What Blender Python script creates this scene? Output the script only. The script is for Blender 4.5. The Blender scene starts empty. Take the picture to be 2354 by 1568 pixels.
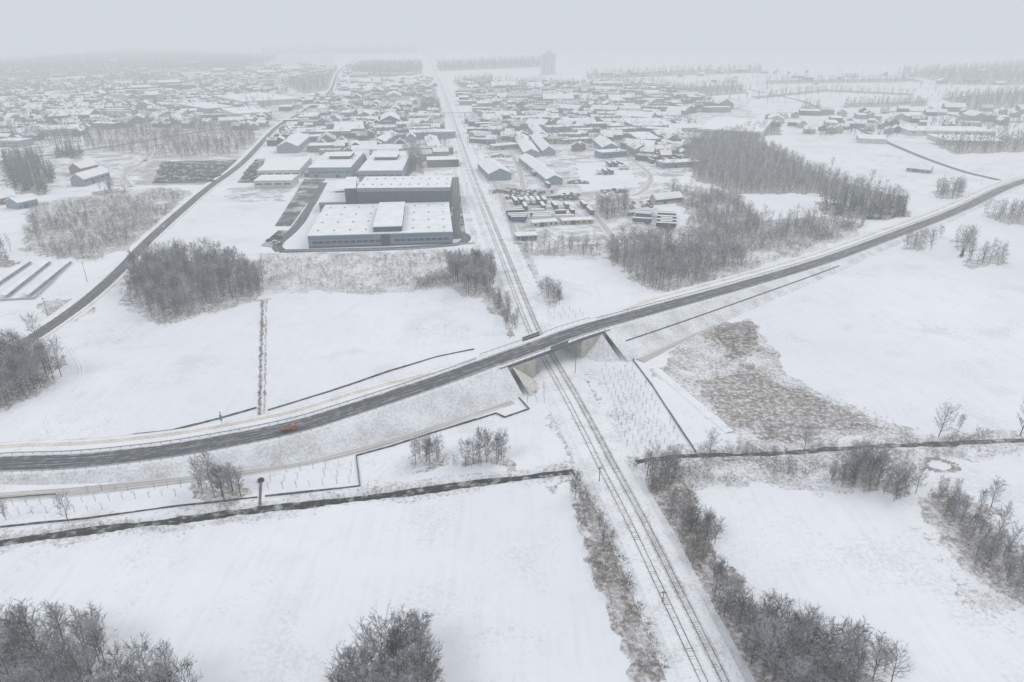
import bpy, math, random
import numpy as np
rnd=random.Random(7); nr=np.random.default_rng(5)
D=bpy.data; SC=bpy.context.scene; COL=SC.collection
F=1569.3; PT=math.radians(24.5); H=120.0; cp,sp=math.cos(PT),math.sin(PT)
def G(px,py,z=0.0):
    a=px-1177.; b=784.-py
    dy=F*cp+b*sp; dz=-F*sp+b*cp
    t=(H-z)/(-dz); return (a*t,dy*t)
def PX(x,y,z=0.):
    d=y*cp+(H-z)*sp; u=y*sp-(H-z)*cp
    return 1177+F*x/d, 784-F*u/d
cam=D.cameras.new('camera'); co=D.objects.new('camera',cam); COL.objects.link(co)
cam.lens=24; cam.sensor_width=36; cam.clip_start=1; cam.clip_end=60000
co.location=(0,0,H); co.rotation_euler=(math.pi/2-PT,0,0); SC.camera=co

# ---------------------------------------------------------------- materials
def newmat(n):
    m=D.materials.new(n); m.use_nodes=True; nt=m.node_tree; b=nt.nodes['Principled BSDF']
    b.inputs['Specular IOR Level'].default_value=.2
    return m,nt,b
def mixc(nt,f,a,b):
    n=nt.nodes.new('ShaderNodeMix'); n.data_type='RGBA'
    for s,v in ((n.inputs[0],f),(n.inputs[6],a),(n.inputs[7],b)):
        if isinstance(v,(int,float)): s.default_value=v
        elif isinstance(v,tuple): s.default_value=(*v,1)
        else: nt.links.new(v,s)
    return n.outputs[2]
def mth(nt,op,a,b=None,clamp=False,c=None):
    n=nt.nodes.new('ShaderNodeMath'); n.operation=op; n.use_clamp=clamp
    for i,v in enumerate((a,b,c)):
        if v is None: continue
        if isinstance(v,(int,float)): n.inputs[i].default_value=v
        else: nt.links.new(v,n.inputs[i])
    return n.outputs[0]
def pos(nt): return nt.nodes.new('ShaderNodeNewGeometry').outputs['Position']
def noise(nt,vec,scale,detail=4,rough=.6,dist=0):
    n=nt.nodes.new('ShaderNodeTexNoise'); n.inputs['Scale'].default_value=scale; n.inputs['Detail'].default_value=detail
    n.inputs['Roughness'].default_value=rough; n.inputs['Distortion'].default_value=dist
    nt.links.new(vec,n.inputs['Vector']); return n.outputs['Fac']
def attr(nt,name):
    n=nt.nodes.new('ShaderNodeAttribute'); n.attribute_name=name; return n.outputs['Fac']
def step(nt,v,lo,hi):
    n=nt.nodes.new('ShaderNodeMapRange'); n.inputs[1].default_value=lo; n.inputs[2].default_value=hi; nt.links.new(v,n.inputs[0]); return n.outputs[0]
def scalev(nt,vec,s):
    n=nt.nodes.new('ShaderNodeVectorMath'); n.operation='MULTIPLY'; nt.links.new(vec,n.inputs[0]); n.inputs[1].default_value=s; return n.outputs[0]
def nm(name,c1,c2,scale,lo=.4,hi=.6,rough=.9,detail=5):
    m,nt,b=newmat(name); p=pos(nt); f=step(nt,noise(nt,p,scale,detail),lo,hi)
    nt.links.new(mixc(nt,f,c1,c2),b.inputs['Base Color']); b.inputs['Roughness'].default_value=rough; return m
SNOWA=(.82,.845,.885); SNOWB=(.735,.77,.825)
M={}
M['roof']=nm('roof_snow',(.84,.86,.89),(.74,.77,.81),.15)
M['roofgrey']=nm('roof_thin_snow',(.70,.73,.77),(.30,.32,.35),.3)
M['wallgrey']=nm('wall_cladding_grey',(.24,.28,.33),(.20,.24,.29),.4)
M['walldark']=nm('wall_cladding_dark',(.055,.08,.115),(.075,.10,.135),.2)
M['wallblue']=nm('wall_cladding_blue',(.12,.19,.28),(.15,.22,.31),.3)
M['wallwhite']=nm('wall_render_white',(.52,.52,.51),(.42,.42,.42),.3)
M['wallbeige']=nm('wall_render_beige',(.36,.31,.26),(.42,.37,.31),.3)
M['wallbrick']=nm('wall_brick',(.22,.13,.10),(.28,.18,.14),.8)
M['wallmix']=nm('town_walls',(.06,.06,.07),(.33,.30,.27),.012,lo=.38,hi=.62)
M['glass']=nm('window_glass',(.03,.045,.06),(.06,.08,.10),.5,rough=.25)
M['concrete']=nm('concrete',(.54,.51,.46),(.42,.40,.36),.35)
M['steel']=nm('galvanised_steel',(.33,.35,.37),(.42,.44,.45),.8,rough=.5)
M['darksteel']=nm('dark_girder',(.08,.10,.115),(.12,.145,.16),.5,rough=.6)
M['teal']=nm('grey_screen',(.10,.125,.135),(.15,.18,.19),1.,rough=.6)
M['tealsign']=nm('teal_sign',(.06,.20,.19),(.10,.26,.25),1.,rough=.5)
M['orange']=nm('orange_paint',(.62,.15,.04),(.42,.13,.05),1.5,rough=.45)
M['black']=nm('rubber',(.02,.02,.02),(.035,.035,.035),2.)
M['redp']=nm('red_paint',(.26,.06,.05),(.20,.06,.05),1.,rough=.4)
M['bluep']=nm('blue_paint',(.07,.13,.22),(.05,.09,.17),1.,rough=.4)
M['greyp']=nm('grey_paint',(.13,.14,.15),(.09,.10,.11),1.,rough=.4)
M['darkp']=nm('dark_paint',(.03,.033,.04),(.045,.05,.055),1.,rough=.35)
M['whitep']=nm('white_paint',(.72,.72,.72),(.62,.63,.64),1.,rough=.4)
M['silo']=nm('silo_concrete',(.58,.58,.58),(.52,.53,.54),.05)
M['fence']=nm('dark_fence',(.03,.03,.033),(.16,.16,.165),.5)
M['rail']=nm('rail_steel',(.14,.135,.13),(.32,.32,.32),.5,rough=.6,lo=.45,hi=.6)
M['sleeper']=nm('sleeper_concrete',(.30,.295,.285),(.64,.66,.68),.5,lo=.42,hi=.55)
M['wood']=nm('pole_wood',(.10,.08,.065),(.22,.19,.16),1.)
M['line']=nm('road_line_paint',(.62,.62,.61),(.22,.22,.22),.3,lo=.42,hi=.6)
M['solar']=nm('solar_glass',(.08,.11,.16),(.22,.25,.30),.5,rough=.3)
def water():
    m,nt,b=newmat('dark_water'); p=pos(nt)
    nt.links.new(mixc(nt,step(nt,noise(nt,p,.35,6,.7),.50,.62),(.018,.019,.02),(.34,.35,.37)),b.inputs['Base Color'])
    b.inputs['Roughness'].default_value=.4; return m
M['water']=water()
def treemat(name,dark,frost,k=2.2,bias=.48):
    m,nt,b=newmat(name); a=attr(nt,'frost'); n=noise(nt,pos(nt),.2,3,.6)
    f=mth(nt,'ADD',a,mth(nt,'MULTIPLY',mth(nt,'SUBTRACT',n,bias),k),True)
    nt.links.new(mixc(nt,f,dark,frost),b.inputs['Base Color']); b.inputs['Roughness'].default_value=1; return m
M['twig']=treemat('frosted_twigs',(.078,.068,.064),(.58,.61,.65),2.4,.45)
M['scrub']=treemat('scrub_twigs',(.12,.088,.066),(.48,.46,.45),1.8,.49)
M['conifer']=treemat('conifer_needles',(.018,.03,.026),(.22,.27,.28),.8)
M['bark']=nm('bark',(.055,.05,.047),(.11,.10,.096),.8)
def groundmat():
    m,nt,b=newmat('snow_ground'); p=pos(nt)
    big=noise(nt,p,.012,4,.55); mid=noise(nt,p,.11,5,.65,.4); fine=noise(nt,p,.9,6,.75); med=noise(nt,p,.035,5,.6,.5)
    st=noise(nt,scalev(nt,p,(1.2,.06,1)),.5,4,.6)
    snow=mixc(nt,step(nt,big,.35,.68),SNOWA,SNOWB)
    snow=mixc(nt,mth(nt,'MULTIPLY',step(nt,mth(nt,'ADD',mth(nt,'MULTIPLY',st,.5),mth(nt,'MULTIPLY',mid,.5)),.48,.66),.30),snow,(.60,.63,.68))
    snow=mixc(nt,mth(nt,'MULTIPLY',step(nt,mth(nt,'MULTIPLY',mth(nt,'ADD',fine,med),.5),.53,.60),.40),snow,(.50,.51,.525))
    val=mth(nt,'ADD',mth(nt,'MULTIPLY',fine,.55),mth(nt,'ADD',mth(nt,'MULTIPLY',mid,.3),mth(nt,'MULTIPLY',med,.15)))
    sc=attr(nt,'scrub')
    fac=mth(nt,'MULTIPLY',mth(nt,'SUBTRACT',mth(nt,'ADD',val,sc),.645),6,True)
    fac=mth(nt,'MULTIPLY',fac,mth(nt,'MULTIPLY',sc,8,True))
    dust=mth(nt,'SUBTRACT',1.,mth(nt,'MULTIPLY',step(nt,noise(nt,p,.6,5,.7),.50,.60),.6))
    fac=mth(nt,'MULTIPLY',fac,dust)
    veg=mixc(nt,step(nt,noise(nt,p,.3,4),.4,.62),(.14,.106,.082),(.33,.295,.268))
    c=mixc(nt,mth(nt,'MULTIPLY',fac,.88),snow,veg)
    mu=attr(nt,'mud'); mv=mth(nt,'ADD',noise(nt,p,.05,7,.75,.6),mu)
    mf=mth(nt,'MULTIPLY',mth(nt,'SUBTRACT',mv,.65),7,True); mf=mth(nt,'MULTIPLY',mf,mth(nt,'MULTIPLY',mu,8,True))
    c=mixc(nt,mth(nt,'MULTIPLY',mf,.82),c,mixc(nt,step(nt,fine,.36,.64),(.14,.132,.125),(.48,.475,.47)))
    nt.links.new(c,b.inputs['Base Color']); b.inputs['Roughness'].default_value=.95
    bu=nt.nodes.new('ShaderNodeBump'); bu.inputs['Strength'].default_value=.4; bu.inputs['Distance'].default_value=.5
    nt.links.new(mid,bu.inputs['Height']); nt.links.new(bu.outputs[0],b.inputs['Normal']); return m
M['ground']=groundmat()
def slopemat(name,amt,a=(.80,.83,.87),v=(.33,.31,.29)):
    m,nt,b=newmat(name); p=pos(nt)
    val=mth(nt,'ADD',mth(nt,'MULTIPLY',noise(nt,p,1.3,6,.8),.65),mth(nt,'MULTIPLY',noise(nt,p,.12,4),.35))
    f=mth(nt,'MULTIPLY',mth(nt,'SUBTRACT',mth(nt,'ADD',val,amt*.5),.76),5,True)
    nt.links.new(mixc(nt,mth(nt,'MULTIPLY',f,.8),a,v),b.inputs['Base Color']); b.inputs['Roughness'].default_value=.95; return m
M['slope']=slopemat('embankment_snow',.66,v=(.34,.325,.31)); M['ballast']=slopemat('ballast_snow',.56,v=(.36,.35,.335)); M['trackbed']=slopemat('track_bed',.70,v=(.26,.245,.23)); M['trackbed2']=slopemat('track_bed_snowy',.60,v=(.30,.29,.275)); M['shoulder']=slopemat('verge_snow',.50)
M['path']=slopemat('trampled_path',.64,(.74,.72,.68),(.36,.31,.25)); M['cone']=slopemat('stone_cone',.66,(.7,.7,.68),(.27,.23,.185))
def roadmat(name,half,base,snowy,ew=1.08):
    m,nt,b=newmat(name); uvn=nt.nodes.new('ShaderNodeUVMap'); uv=uvn.outputs[0]
    sx=nt.nodes.new('ShaderNodeSeparateXYZ'); nt.links.new(uv,sx.inputs[0])
    s=noise(nt,scalev(nt,uv,(1.6,.03,1)),1.,5,.6); s2=noise(nt,scalev(nt,uv,(1,1,1)),.35,5,.7)
    edge=mth(nt,'DIVIDE',mth(nt,'ABSOLUTE',sx.outputs[0]),half)
    e=mth(nt,'MULTIPLY',mth(nt,'SUBTRACT',mth(nt,'ADD',edge,mth(nt,'MULTIPLY',s2,.5)),ew),5,True)
    c=mixc(nt,step(nt,s,.35,.7),base,tuple(min(1,x*2.3) for x in base))
    sf=mth(nt,'MULTIPLY',step(nt,mth(nt,'ADD',mth(nt,'MULTIPLY',s,.6),mth(nt,'MULTIPLY',s2,.4)),.50,.62),snowy)
    c=mixc(nt,sf,c,(.6,.62,.65)); c=mixc(nt,e,c,(.66,.69,.73))
    nt.links.new(c,b.inputs['Base Color']); b.inputs['Roughness'].default_value=.7; return m
M['asphalt']=roadmat('asphalt_main',4.2,(.056,.059,.066),.42)
M['asphalt2']=roadmat('asphalt_side',3.6,(.060,.063,.07),.35)
M['yard']=nm('yard_asphalt',(.09,.095,.105),(.50,.52,.54),.06,lo=.47,hi=.64)
M['track']=roadmat('snow_track',2.2,(.30,.29,.28),.8)

# ---------------------------------------------------------------- mesh helpers
def link(name,me,mats,parent=None):
    o=D.objects.new(name,me); COL.objects.link(o)
    for m in (mats if isinstance(mats,(list,tuple)) else [mats]): me.materials.append(m)
    if parent: o.parent=parent
    return o
def mk(name,V,Fa,mats,parent=None,attrs=None,uv=None,smooth=False,mi=None):
    me=D.meshes.new(name); V=np.asarray(V,dtype=np.float32); Fa=np.asarray(Fa,dtype=np.int32); n,k=Fa.shape
    me.vertices.add(len(V)); me.vertices.foreach_set('co',V.ravel()); me.loops.add(n*k); me.loops.foreach_set('vertex_index',Fa.ravel())
    me.polygons.add(n); me.polygons.foreach_set('loop_start',np.arange(0,n*k,k,dtype=np.int32))
    me.update(calc_edges=True)
    if mi is not None: me.polygons.foreach_set('material_index',np.asarray(mi,dtype=np.int32))
    me.polygons.foreach_set('use_smooth',np.full(n,smooth,dtype=bool))
    if attrs:
        for a,v in attrs.items():
            at=me.attributes.new(a,'FLOAT','POINT'); at.data.foreach_set('value',np.asarray(v,dtype=np.float32))
    if uv is not None:
        l=me.uv_layers.new(name='UVMap'); l.data.foreach_set('uv',np.asarray(uv,dtype=np.float32)[Fa.ravel()].ravel())
    return link(name,me,mats,parent)
def tag(o,label=None,cat=None,group=None,kind=None):
    if label: o['label']=label
    if cat: o['category']=cat
    if group: o['group']=group
    if kind: o['kind']=kind
    return o
def empty(name,x,y,z=0,rz=0):
    o=D.objects.new(name,None); COL.objects.link(o); o.location=(x,y,z); o.rotation_euler=(0,0,rz); o.empty_display_size=1; return o
class MB:
    def __init__(s): s.v=[]; s.f=[]; s.m=[]
    def hexa(s,p,mi=0):
        b=len(s.v); s.v+=[tuple(q) for q in p]
        for q in ((0,3,2,1),(4,5,6,7),(0,1,5,4),(1,2,6,5),(2,3,7,6),(3,0,4,7)): s.f.append(tuple(b+i for i in q)); s.m.append(mi)
        return s
    def box(s,x0,x1,y0,y1,z0,z1,mi=0,tx=0,ty=0):
        return s.hexa([(x0,y0,z0),(x1,y0,z0),(x1,y1,z0),(x0,y1,z0),(x0+tx,y0+ty,z1),(x1-tx,y0+ty,z1),(x1-tx,y1-ty,z1),(x0+tx,y1-ty,z1)],mi)
    def prism(s,prof,a,b,axis='x',mi=0):
        n=len(prof); k=len(s.v)
        for c in (a,b):
            for u,z in prof: s.v.append((c,u,z) if axis=='x' else (u,c,z))
        s.f.append(tuple(k+i for i in range(n))); s.m.append(mi); s.f.append(tuple(k+n+i for i in reversed(range(n)))); s.m.append(mi)
        for i in range(n):
            j=(i+1)%n; s.f.append((k+i,k+n+i,k+n+j,k+j)); s.m.append(mi)
        return s
    def tube(s,p,q,r0,r1,n=6,mi=0):
        p=np.array(p,float); q=np.array(q,float); d=q-p; d/=np.linalg.norm(d)+1e-9
        a=np.cross(d,(0,0,1) if abs(d[2])<.9 else (1,0,0)); a/=np.linalg.norm(a); c=np.cross(d,a); k=len(s.v)
        for (o,r) in ((p,r0),(q,r1)):
            for i in range(n):
                t=2*math.pi*i/n; s.v.append(tuple(o+r*(a*math.cos(t)+c*math.sin(t))))
        for i in range(n):
            j=(i+1)%n; s.f.append((k+i,k+j,k+n+j,k+n+i)); s.m.append(mi)
        s.f.append(tuple(k+i for i in reversed(range(n)))); s.m.append(mi); s.f.append(tuple(k+n+i for i in range(n))); s.m.append(mi)
        return s
    def mesh(s,name,mats):
        me=D.meshes.new(name); me.from_pydata(s.v,[],s.f)
        for m in (mats if isinstance(mats,(list,tuple)) else [mats]): me.materials.append(m)
        me.polygons.foreach_set('material_index',s.m); me.update(); return me
    def build(s,name,mats,parent=None):
        o=D.objects.new(name,s.mesh(name,mats)); COL.objects.link(o)
        if parent: o.parent=parent
        return o
def inst(name,me,parent=None,loc=(0,0,0),rz=0,sc=1):
    o=D.objects.new(name,me); COL.objects.link(o); o.parent=parent; o.location=loc; o.rotation_euler=(0,0,rz); o.scale=(sc,sc,sc); return o
def spline(P,stp):
    P=np.asarray(P,float); P=np.vstack([2*P[0]-P[1],P,2*P[-1]-P[-2]]); out=[]
    for i in range(1,len(P)-2):
        a,b,c,d=P[i-1:i+3]; n=max(2,int(np.linalg.norm(c-b)/stp*2)); t=np.linspace(0,1,n,endpoint=False)[:,None]
        out.append(.5*((2*b)+(c-a)*t+(2*a-5*b+4*c-d)*t**2+(3*b-a-3*c+d)*t**3))
    Q=np.vstack(out+[P[-2:-1]]); L=np.r_[0,np.cumsum(np.linalg.norm(np.diff(Q[:,:2],axis=0),axis=1))]
    s=np.arange(0,L[-1],stp); return np.stack([np.interp(s,L,Q[:,j]) for j in range(Q.shape[1])],1)
def nrm(P):
    t=np.gradient(P[:,:2],axis=0); t/=np.linalg.norm(t,axis=1)[:,None]+1e-9; return t,np.stack([t[:,1],-t[:,0]],1)
def strip(name,P,prof,mat,parent=None,kind=None,closed=False):
    n=len(P); t,N=nrm(P); L=np.r_[0,np.cumsum(np.linalg.norm(np.diff(P[:,:2],axis=0),axis=1))]; V=[];U=[]
    for off,z in prof:
        off=np.broadcast_to(off,(n,)); z=np.broadcast_to(z,(n,)); V.append(np.stack([P[:,0]+N[:,0]*off,P[:,1]+N[:,1]*off,z],1)); U.append(np.stack([off,L],1))
    k=len(prof); V=np.stack(V,1).reshape(-1,3); U=np.stack(U,1).reshape(-1,2); i=np.arange(n-1)[:,None]*k; js=range(k if closed else k-1); Fc=[]
    for j in js:
        j2=(j+1)%k; Fc.append(np.hstack([i+j,i+j+k,i+j2+k,i+j2]))
    o=mk(name,V,np.vstack(Fc),mat,parent,uv=U)
    if kind: o['kind']=kind
    return o
def W(pts,z=0): return np.array([G(x,y,z) for x,y in pts])
def polymask(x,y,poly):
    m=np.zeros(x.shape,bool); n=len(poly); j=n-1
    for i in range(n):
        xi,yi=poly[i]; xj,yj=poly[j]
        if yi!=yj:
            c=((yi>y)!=(yj>y))&(x<(xj-xi)*(y-yi)/(yj-yi)+xi); m^=c
        j=i
    return m
def vnoise(x,y,s,seed):
    r=np.random.default_rng(seed).random((256,256)); X=x/s+1000; Y=y/s+1000; xi=np.floor(X).astype(int); yi=np.floor(Y).astype(int); fx=X-xi; fy=Y-yi
    fx=fx*fx*(3-2*fx); fy=fy*fy*(3-2*fy); g=lambda a,b:r[a%256,b%256]
    return (g(xi,yi)*(1-fx)+g(xi+1,yi)*fx)*(1-fy)+(g(xi,yi+1)*(1-fx)+g(xi+1,yi+1)*fx)*fy

# ---------------------------------------------------------------- lines of the land
railP=spline(W([(1740,1760),(1672,1640),(1638,1568),(1562,1410),(1460,1200),(1394,1075),(1356,1000),(1303,900),(1254,815),(1217,740),(1162,600),(1122,500),(1082,400),(1048,300),(1022,220),(1000,165),(985,130),(976,108)]),4.)
roadpx=[(-260,1080,1),(-120,1076,1.2),(0,1066,1.5),(150,1061,2.0),(300,1047,2.8),(450,1026,3.9),(660,985,5.4),(800,944,6.4),(1000,878,7.6),(1140,828,8.3),(1250,789,8.5),(1340,757,8.5),(1500,712,7.4),(1700,657,5.0),(1900,597,2.7),(2050,542,1.5),(2200,484,.9),(2320,428,.6),(2420,398,.6),(2560,360,.6)]
roadP=spline([(*G(x,y,z),z) for x,y,z in roadpx],3.)
roadPX=np.array([PX(*p)[0] for p in roadP])
leftP=spline(W([(-60,860),(90,768),(200,690),(280,618),(335,560),(400,500),(480,432),(560,372),(640,290),(700,254),(760,208),(783,160),(830,128)]),5.)
creekA=spline(W([(-200,1268),(0,1243),(200,1216),(420,1190),(600,1167),(850,1140),(1100,1106),(1280,1085),(1380,1070)]),2.)
creekB=spline(W([(1380,1070),(1430,1062),(1520,1050),(1600,1043),(1750,1041),(1950,1026),(2150,1017),(2354,1008),(2550,1000)]),2.)
def dfn(P,ax):
    o=np.argsort(P[:,ax]); a=P[o,ax]; b=P[o,1-ax]; sl=np.gradient(b,a+np.arange(len(a))*1e-6); k=1/np.sqrt(1+sl*sl)
    def f(x,y):
        u,v=(x,y) if ax==0 else (y,x); return np.abs(v-np.interp(u,a,b))*np.interp(u,a,k)+np.maximum(0,u-a[-1])*2+np.maximum(0,a[0]-u)*2
    return f
dRail=dfn(railP,1); dLeft=dfn(leftP,1); dRoad=dfn(roadP,0); dA=dfn(creekA,0); dB=dfn(creekB,0)

# ---------------------------------------------------------------- main road, embankment, bridge
zr=roadP[:,2]; iA=int(np.argmin(abs(roadPX-1203))); iB=int(np.argmin(abs(roadPX-1318)))
WL=4
s_=np.arange(len(roadP))*3.; dbr=np.where(s_<s_[iA],s_[iA]-s_,np.where(s_>s_[iB],s_-s_[iB],0)); w_=np.clip((dbr-8)/60,0,1); w_=w_*w_*(3-2*w_)
far=6.2+6.3*w_; near=6.2
for a,b,rn,rf in ((0,iA+1-WL,1.25,1.3),(iB+WL,len(roadP),1.75,1.4)):
    P=roadP[a:b]; z=zr[a:b]; f=far[a:b]; z0=-.35
    strip('embankment',P,[(-(f+rf*(z-z0)),z0),(-f-1.0,z-.45),(-f,z-.1),(-4.4,z-.06),(4.4,z-.06),(near,z-.1),(near+.7,z-.45),(near+rn*(z-z0),z0)],M['slope'],kind='structure')
    strip('verge',P,[(-f+.3,z-.03),(-4.3,z-.03)],M['shoulder'],kind='structure'); strip('verge',P,[(4.3,z-.03),(near-.2,z-.03)],M['shoulder'],kind='structure')
    q=f>8.6
    if q.any():
        ii=np.where(q)[0]; sl=slice(ii[0],ii[-1]+1)
        strip('footpath',P[sl],[(-f[sl]+1.4,z[sl]+.01),(-f[sl]+3.5,z[sl]+.01)],M['path'],kind='structure')
strip('road',roadP,[(-4.2,zr+.02),(0,zr+.06),(4.2,zr+.02)],M['asphalt'],kind='structure')
for o in (-3.75,3.75): strip('road_marking',roadP,[(o-.07,zr+.045),(o+.07,zr+.045)],M['line'],kind='structure')
V=[];Fc=[]; t,N=nrm(roadP)
for i in range(0,len(roadP)-2,4):
    p=roadP[i]; q=roadP[i+2]; k=len(V)
    for (r,o,n_) in ((p,-.07,N[i]),(p,.07,N[i]),(q,.07,N[i+2]),(q,-.07,N[i+2])): V.append((r[0]+n_[0]*o,r[1]+n_[1]*o,r[2]+.075))
    Fc.append((k,k+1,k+2,k+3))
mk('road_marking',V,Fc,M['line'])['kind']='structure'
def guardrail(off,a,b,label):
    P=roadP[a:b]; z=zr[a:b]; e=empty('guardrail',P[0][0],P[0][1],z[0]); tag(e,label,'guardrail')
    c=np.array([P[0][0],P[0][1]]); Q=P.copy(); Q[:,:2]-=c; zz=z-z[0]
    oo=np.broadcast_to(off,(len(roadP),))[a:b]
    strip('rail',Q,[(oo-.06,zz+.45),(oo+.06,zz+.45),(oo+.06,zz+.78),(oo-.06,zz+.78)],M['steel'],e,closed=True)
    m=MB(); t_,N_=nrm(P)
    for i in range(0,len(P)): x=Q[i][0]+N_[i][0]*(oo[i]+.12); y=Q[i][1]+N_[i][1]*(oo[i]+.12); m.box(x-.07,x+.07,y-.07,y+.07,zz[i]-.15,zz[i]+.7)
    o=m.build('post',M['steel'],e); o['kind']='stuff'
guardrail(4.95,0,iA-5,'long steel guardrail on the near side of the road left of the bridge')
guardrail(4.95,iB+6,len(roadP),'long steel guardrail on the near side of the road right of the bridge')
guardrail(-4.95,0,iA-5,'long steel guardrail on the far side of the road left of the bridge')
guardrail(-4.95,iB+6,len(roadP),'long steel guardrail on the far side of the road right of the bridge')
br=empty('road_bridge',roadP[iA][0],roadP[iA][1],0); tag(br,'long concrete road bridge carrying the asphalt road over the railway','bridge')
c0=np.array([roadP[iA][0],roadP[iA][1]]); BP=roadP[iA-5:iB+6].copy(); BP[:,:2]-=c0; zb=BP[:,2]
strip('deck',BP,[(-6.4,zb-.05),(6.4,zb-.05),(6.4,zb-.75),(5.6,zb-.95),(5.2,zb-1.6),(-5.2,zb-1.6),(-5.6,zb-.95),(-6.4,zb-.75)],M['concrete'],br,closed=True)
strip('footway',BP,[(-6.2,zb+.1),(-4.5,zb+.1),(-4.5,zb-.04)],M['shoulder'],br); strip('footway',BP,[(4.5,zb-.04),(4.5,zb+.1),(6.2,zb+.1)],M['shoulder'],br)
for s in (-1,1):
    strip('girder',BP,[(s*6.55,zb-1.15),(s*6.55,zb-.1),(s*6.42,zb-.1),(s*6.42,zb-1.15)],M['darksteel'],br,closed=True)
    r=strip('railing',BP,[(s*6.3,zb+.9),(s*6.3,zb+1.15),(s*6.2,zb+1.15),(s*6.2,zb+.9)],M['steel'],br,closed=True)
    pm=MB().box(-.06,.06,-.06,.06,-.1,.9).mesh('post',M['steel']); t_,N_=nrm(BP)
    for i in range(len(BP)): inst('post',pm,r,(BP[i][0]+N_[i][0]*s*6.25,BP[i][1]+N_[i][1]*s*6.25,zb[i]))
    k0=len(BP)//2-2+(0 if s>0 else -1); Q=BP[k0:k0+4]; strip('safety_screen',Q,[(s*6.75,Q[:,2]-.3),(s*6.75,Q[:,2]+1.7),(s*6.68,Q[:,2]+1.7),(s*6.68,Q[:,2]-.3)],M['teal'],br,closed=True)
def abut(i,sgn):
    t_,N_=nrm(roadP); T=t_[i]*sgn; n_=N_[i]; p=roadP[i][:2]-c0; z=zr[i]; LW=3.*(WL-1)+1.5
    def w(a,b): q=p+T*a+n_*b; return (q[0],q[1])
    m=MB()
    m.hexa([(*w(-.2,-6.3),-.5),(*w(1.,-6.3),-.5),(*w(1.,6.3),-.5),(*w(-.2,6.3),-.5),(*w(-.2,-6.3),z-1.62),(*w(1.,-6.3),z-1.62),(*w(1.,6.3),z-1.62),(*w(-.2,6.3),z-1.62)])
    m.build('abutment',M['concrete'],br)
    for s in (-1,1):
        m=MB(); y0=6.40*s; y1=7.0*s
        m.hexa([(*w(-LW-2,y0),z-3.2),(*w(1.1,y0),-.5),(*w(1.1,y1),-.5),(*w(-LW-2,y1),z-3.2),(*w(-LW-2,y0),z-1.17),(*w(1.1,y0),z-1.17),(*w(1.1,y1),z-1.17),(*w(-LW-2,y1),z-1.17)])
        m.build('wing_wall',M['concrete'],br)
        R_=1.3*(z+.3); ap=p-T*(LW-.5)+n_*s*6.6; V=[(ap[0]+c0[0],ap[1]+c0[1],z-.8)]; K=14
        for k in range(K+1):
            a=math.pi/2*k/K; wv=1+.05*math.sin(k*2.3); q=ap+(T*math.sin(a)*R_*.85+n_*s*math.cos(a)*R_)*wv; V.append((q[0]+c0[0],q[1]+c0[1],-.35))
        if s*sgn>0: Fc=[(0,k+2,k+1) for k in range(K)]
        else: Fc=[(0,k+1,k+2) for k in range(K)]
        mk('embankment',V,Fc,M['cone'] if (sgn>0 and s>0) else M['slope'])['kind']='structure'
abut(iA,1); abut(iB,-1)
for a,b in ((iA-WL,iA+1),(iB,iB+WL+1)):
    P=roadP[a:b]; strip('embankment',P,[(-6.3,-.3),(-6.3,P[:,2]-1.7),(6.3,P[:,2]-1.7),(6.3,-.3)],M['concrete'],kind='structure')
# ---------------------------------------------------------------- railway
rz=.9
strip('railway_bed',railP,[(-10,-.4),(-6.9,rz-.45),(-6.2,rz-.1),(-4.2,rz),(4.2,rz),(6.2,rz-.1),(6.9,rz-.45),(10,-.4)],M['ballast'],kind='structure')
for off,mt in ((-2.1,'trackbed2'),(2.1,'trackbed')):
    strip('ballast',railP,[(off-1.45,rz+.012),(off+1.45,rz+.012)],M[mt],kind='structure')
for off,lab,dens in ((-2.1,'left railway track, mostly covered by snow, running away under the bridge',.3),(2.1,'right railway track with bare sleepers showing through the snow',.95)):
    e=empty('railway_track',railP[0][0],railP[0][1],rz); tag(e,lab,'railway track'); Q=railP.copy(); Q-=railP[0]
    for r in (-.75,.75):
        strip('rail',Q,[(off+r-.06,.0),(off+r-.05,.17),(off+r+.05,.17),(off+r+.06,.0)],M['rail'],e,closed=False)
    Ls=spline(Q[:110],.65); t_,N_=nrm(Ls); m=MB()
    for i in range(len(Ls)):
        if rnd.random()>dens: continue
        c=Ls[i]+N_[i]*off; a=t_[i]*.10; b=N_[i]*rnd.uniform(.85,1.15)
        q=[c-a-b,c+a-b,c+a+b,c-a+b]; m.hexa([(*v,-.03) for v in q]+[(*v,.04) for v in q])
    o=m.build('sleeper',M['sleeper'],e); o['kind']='stuff'
strip('verge',leftP,[(-10,-.5),(-6.5,.2),(-3.6,.25),(3.6,.25),(6,.2),(9,-.5)],M['shoulder'],kind='structure')
strip('road',leftP,[(-3.6,.3),(0,.33),(3.6,.3)],M['asphalt2'],kind='structure')
strip('footpath',leftP[:200],[(4.6,.26),(5.8,.24)],M['path'],kind='structure')
def track(pts,w,mat='track',name='dirt_track',z=.3):
    P=spline(W(pts),3.); strip(name,P,[(-w/2-1.2,-.35),(-w/2,z),(w/2,z),(w/2+1.2,-.35)],M[mat],kind='structure'); return P
track([(-100,1150),(0,1143),(200,1128),(420,1103),(570,1083),(700,1062),(800,1040),(900,1012),(1000,981),(1100,948),(1185,920)],3.4)
track([(1472,830),(1560,785),(1700,713),(1800,668),(1900,618),(1930,603)],3.2)
track([(1510,850),(1560,895),(1620,945),(1690,1005)],2.6,'shoulder')
track([(1125,330),(1180,300),(1120,290),(1085,280)],5)
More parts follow.
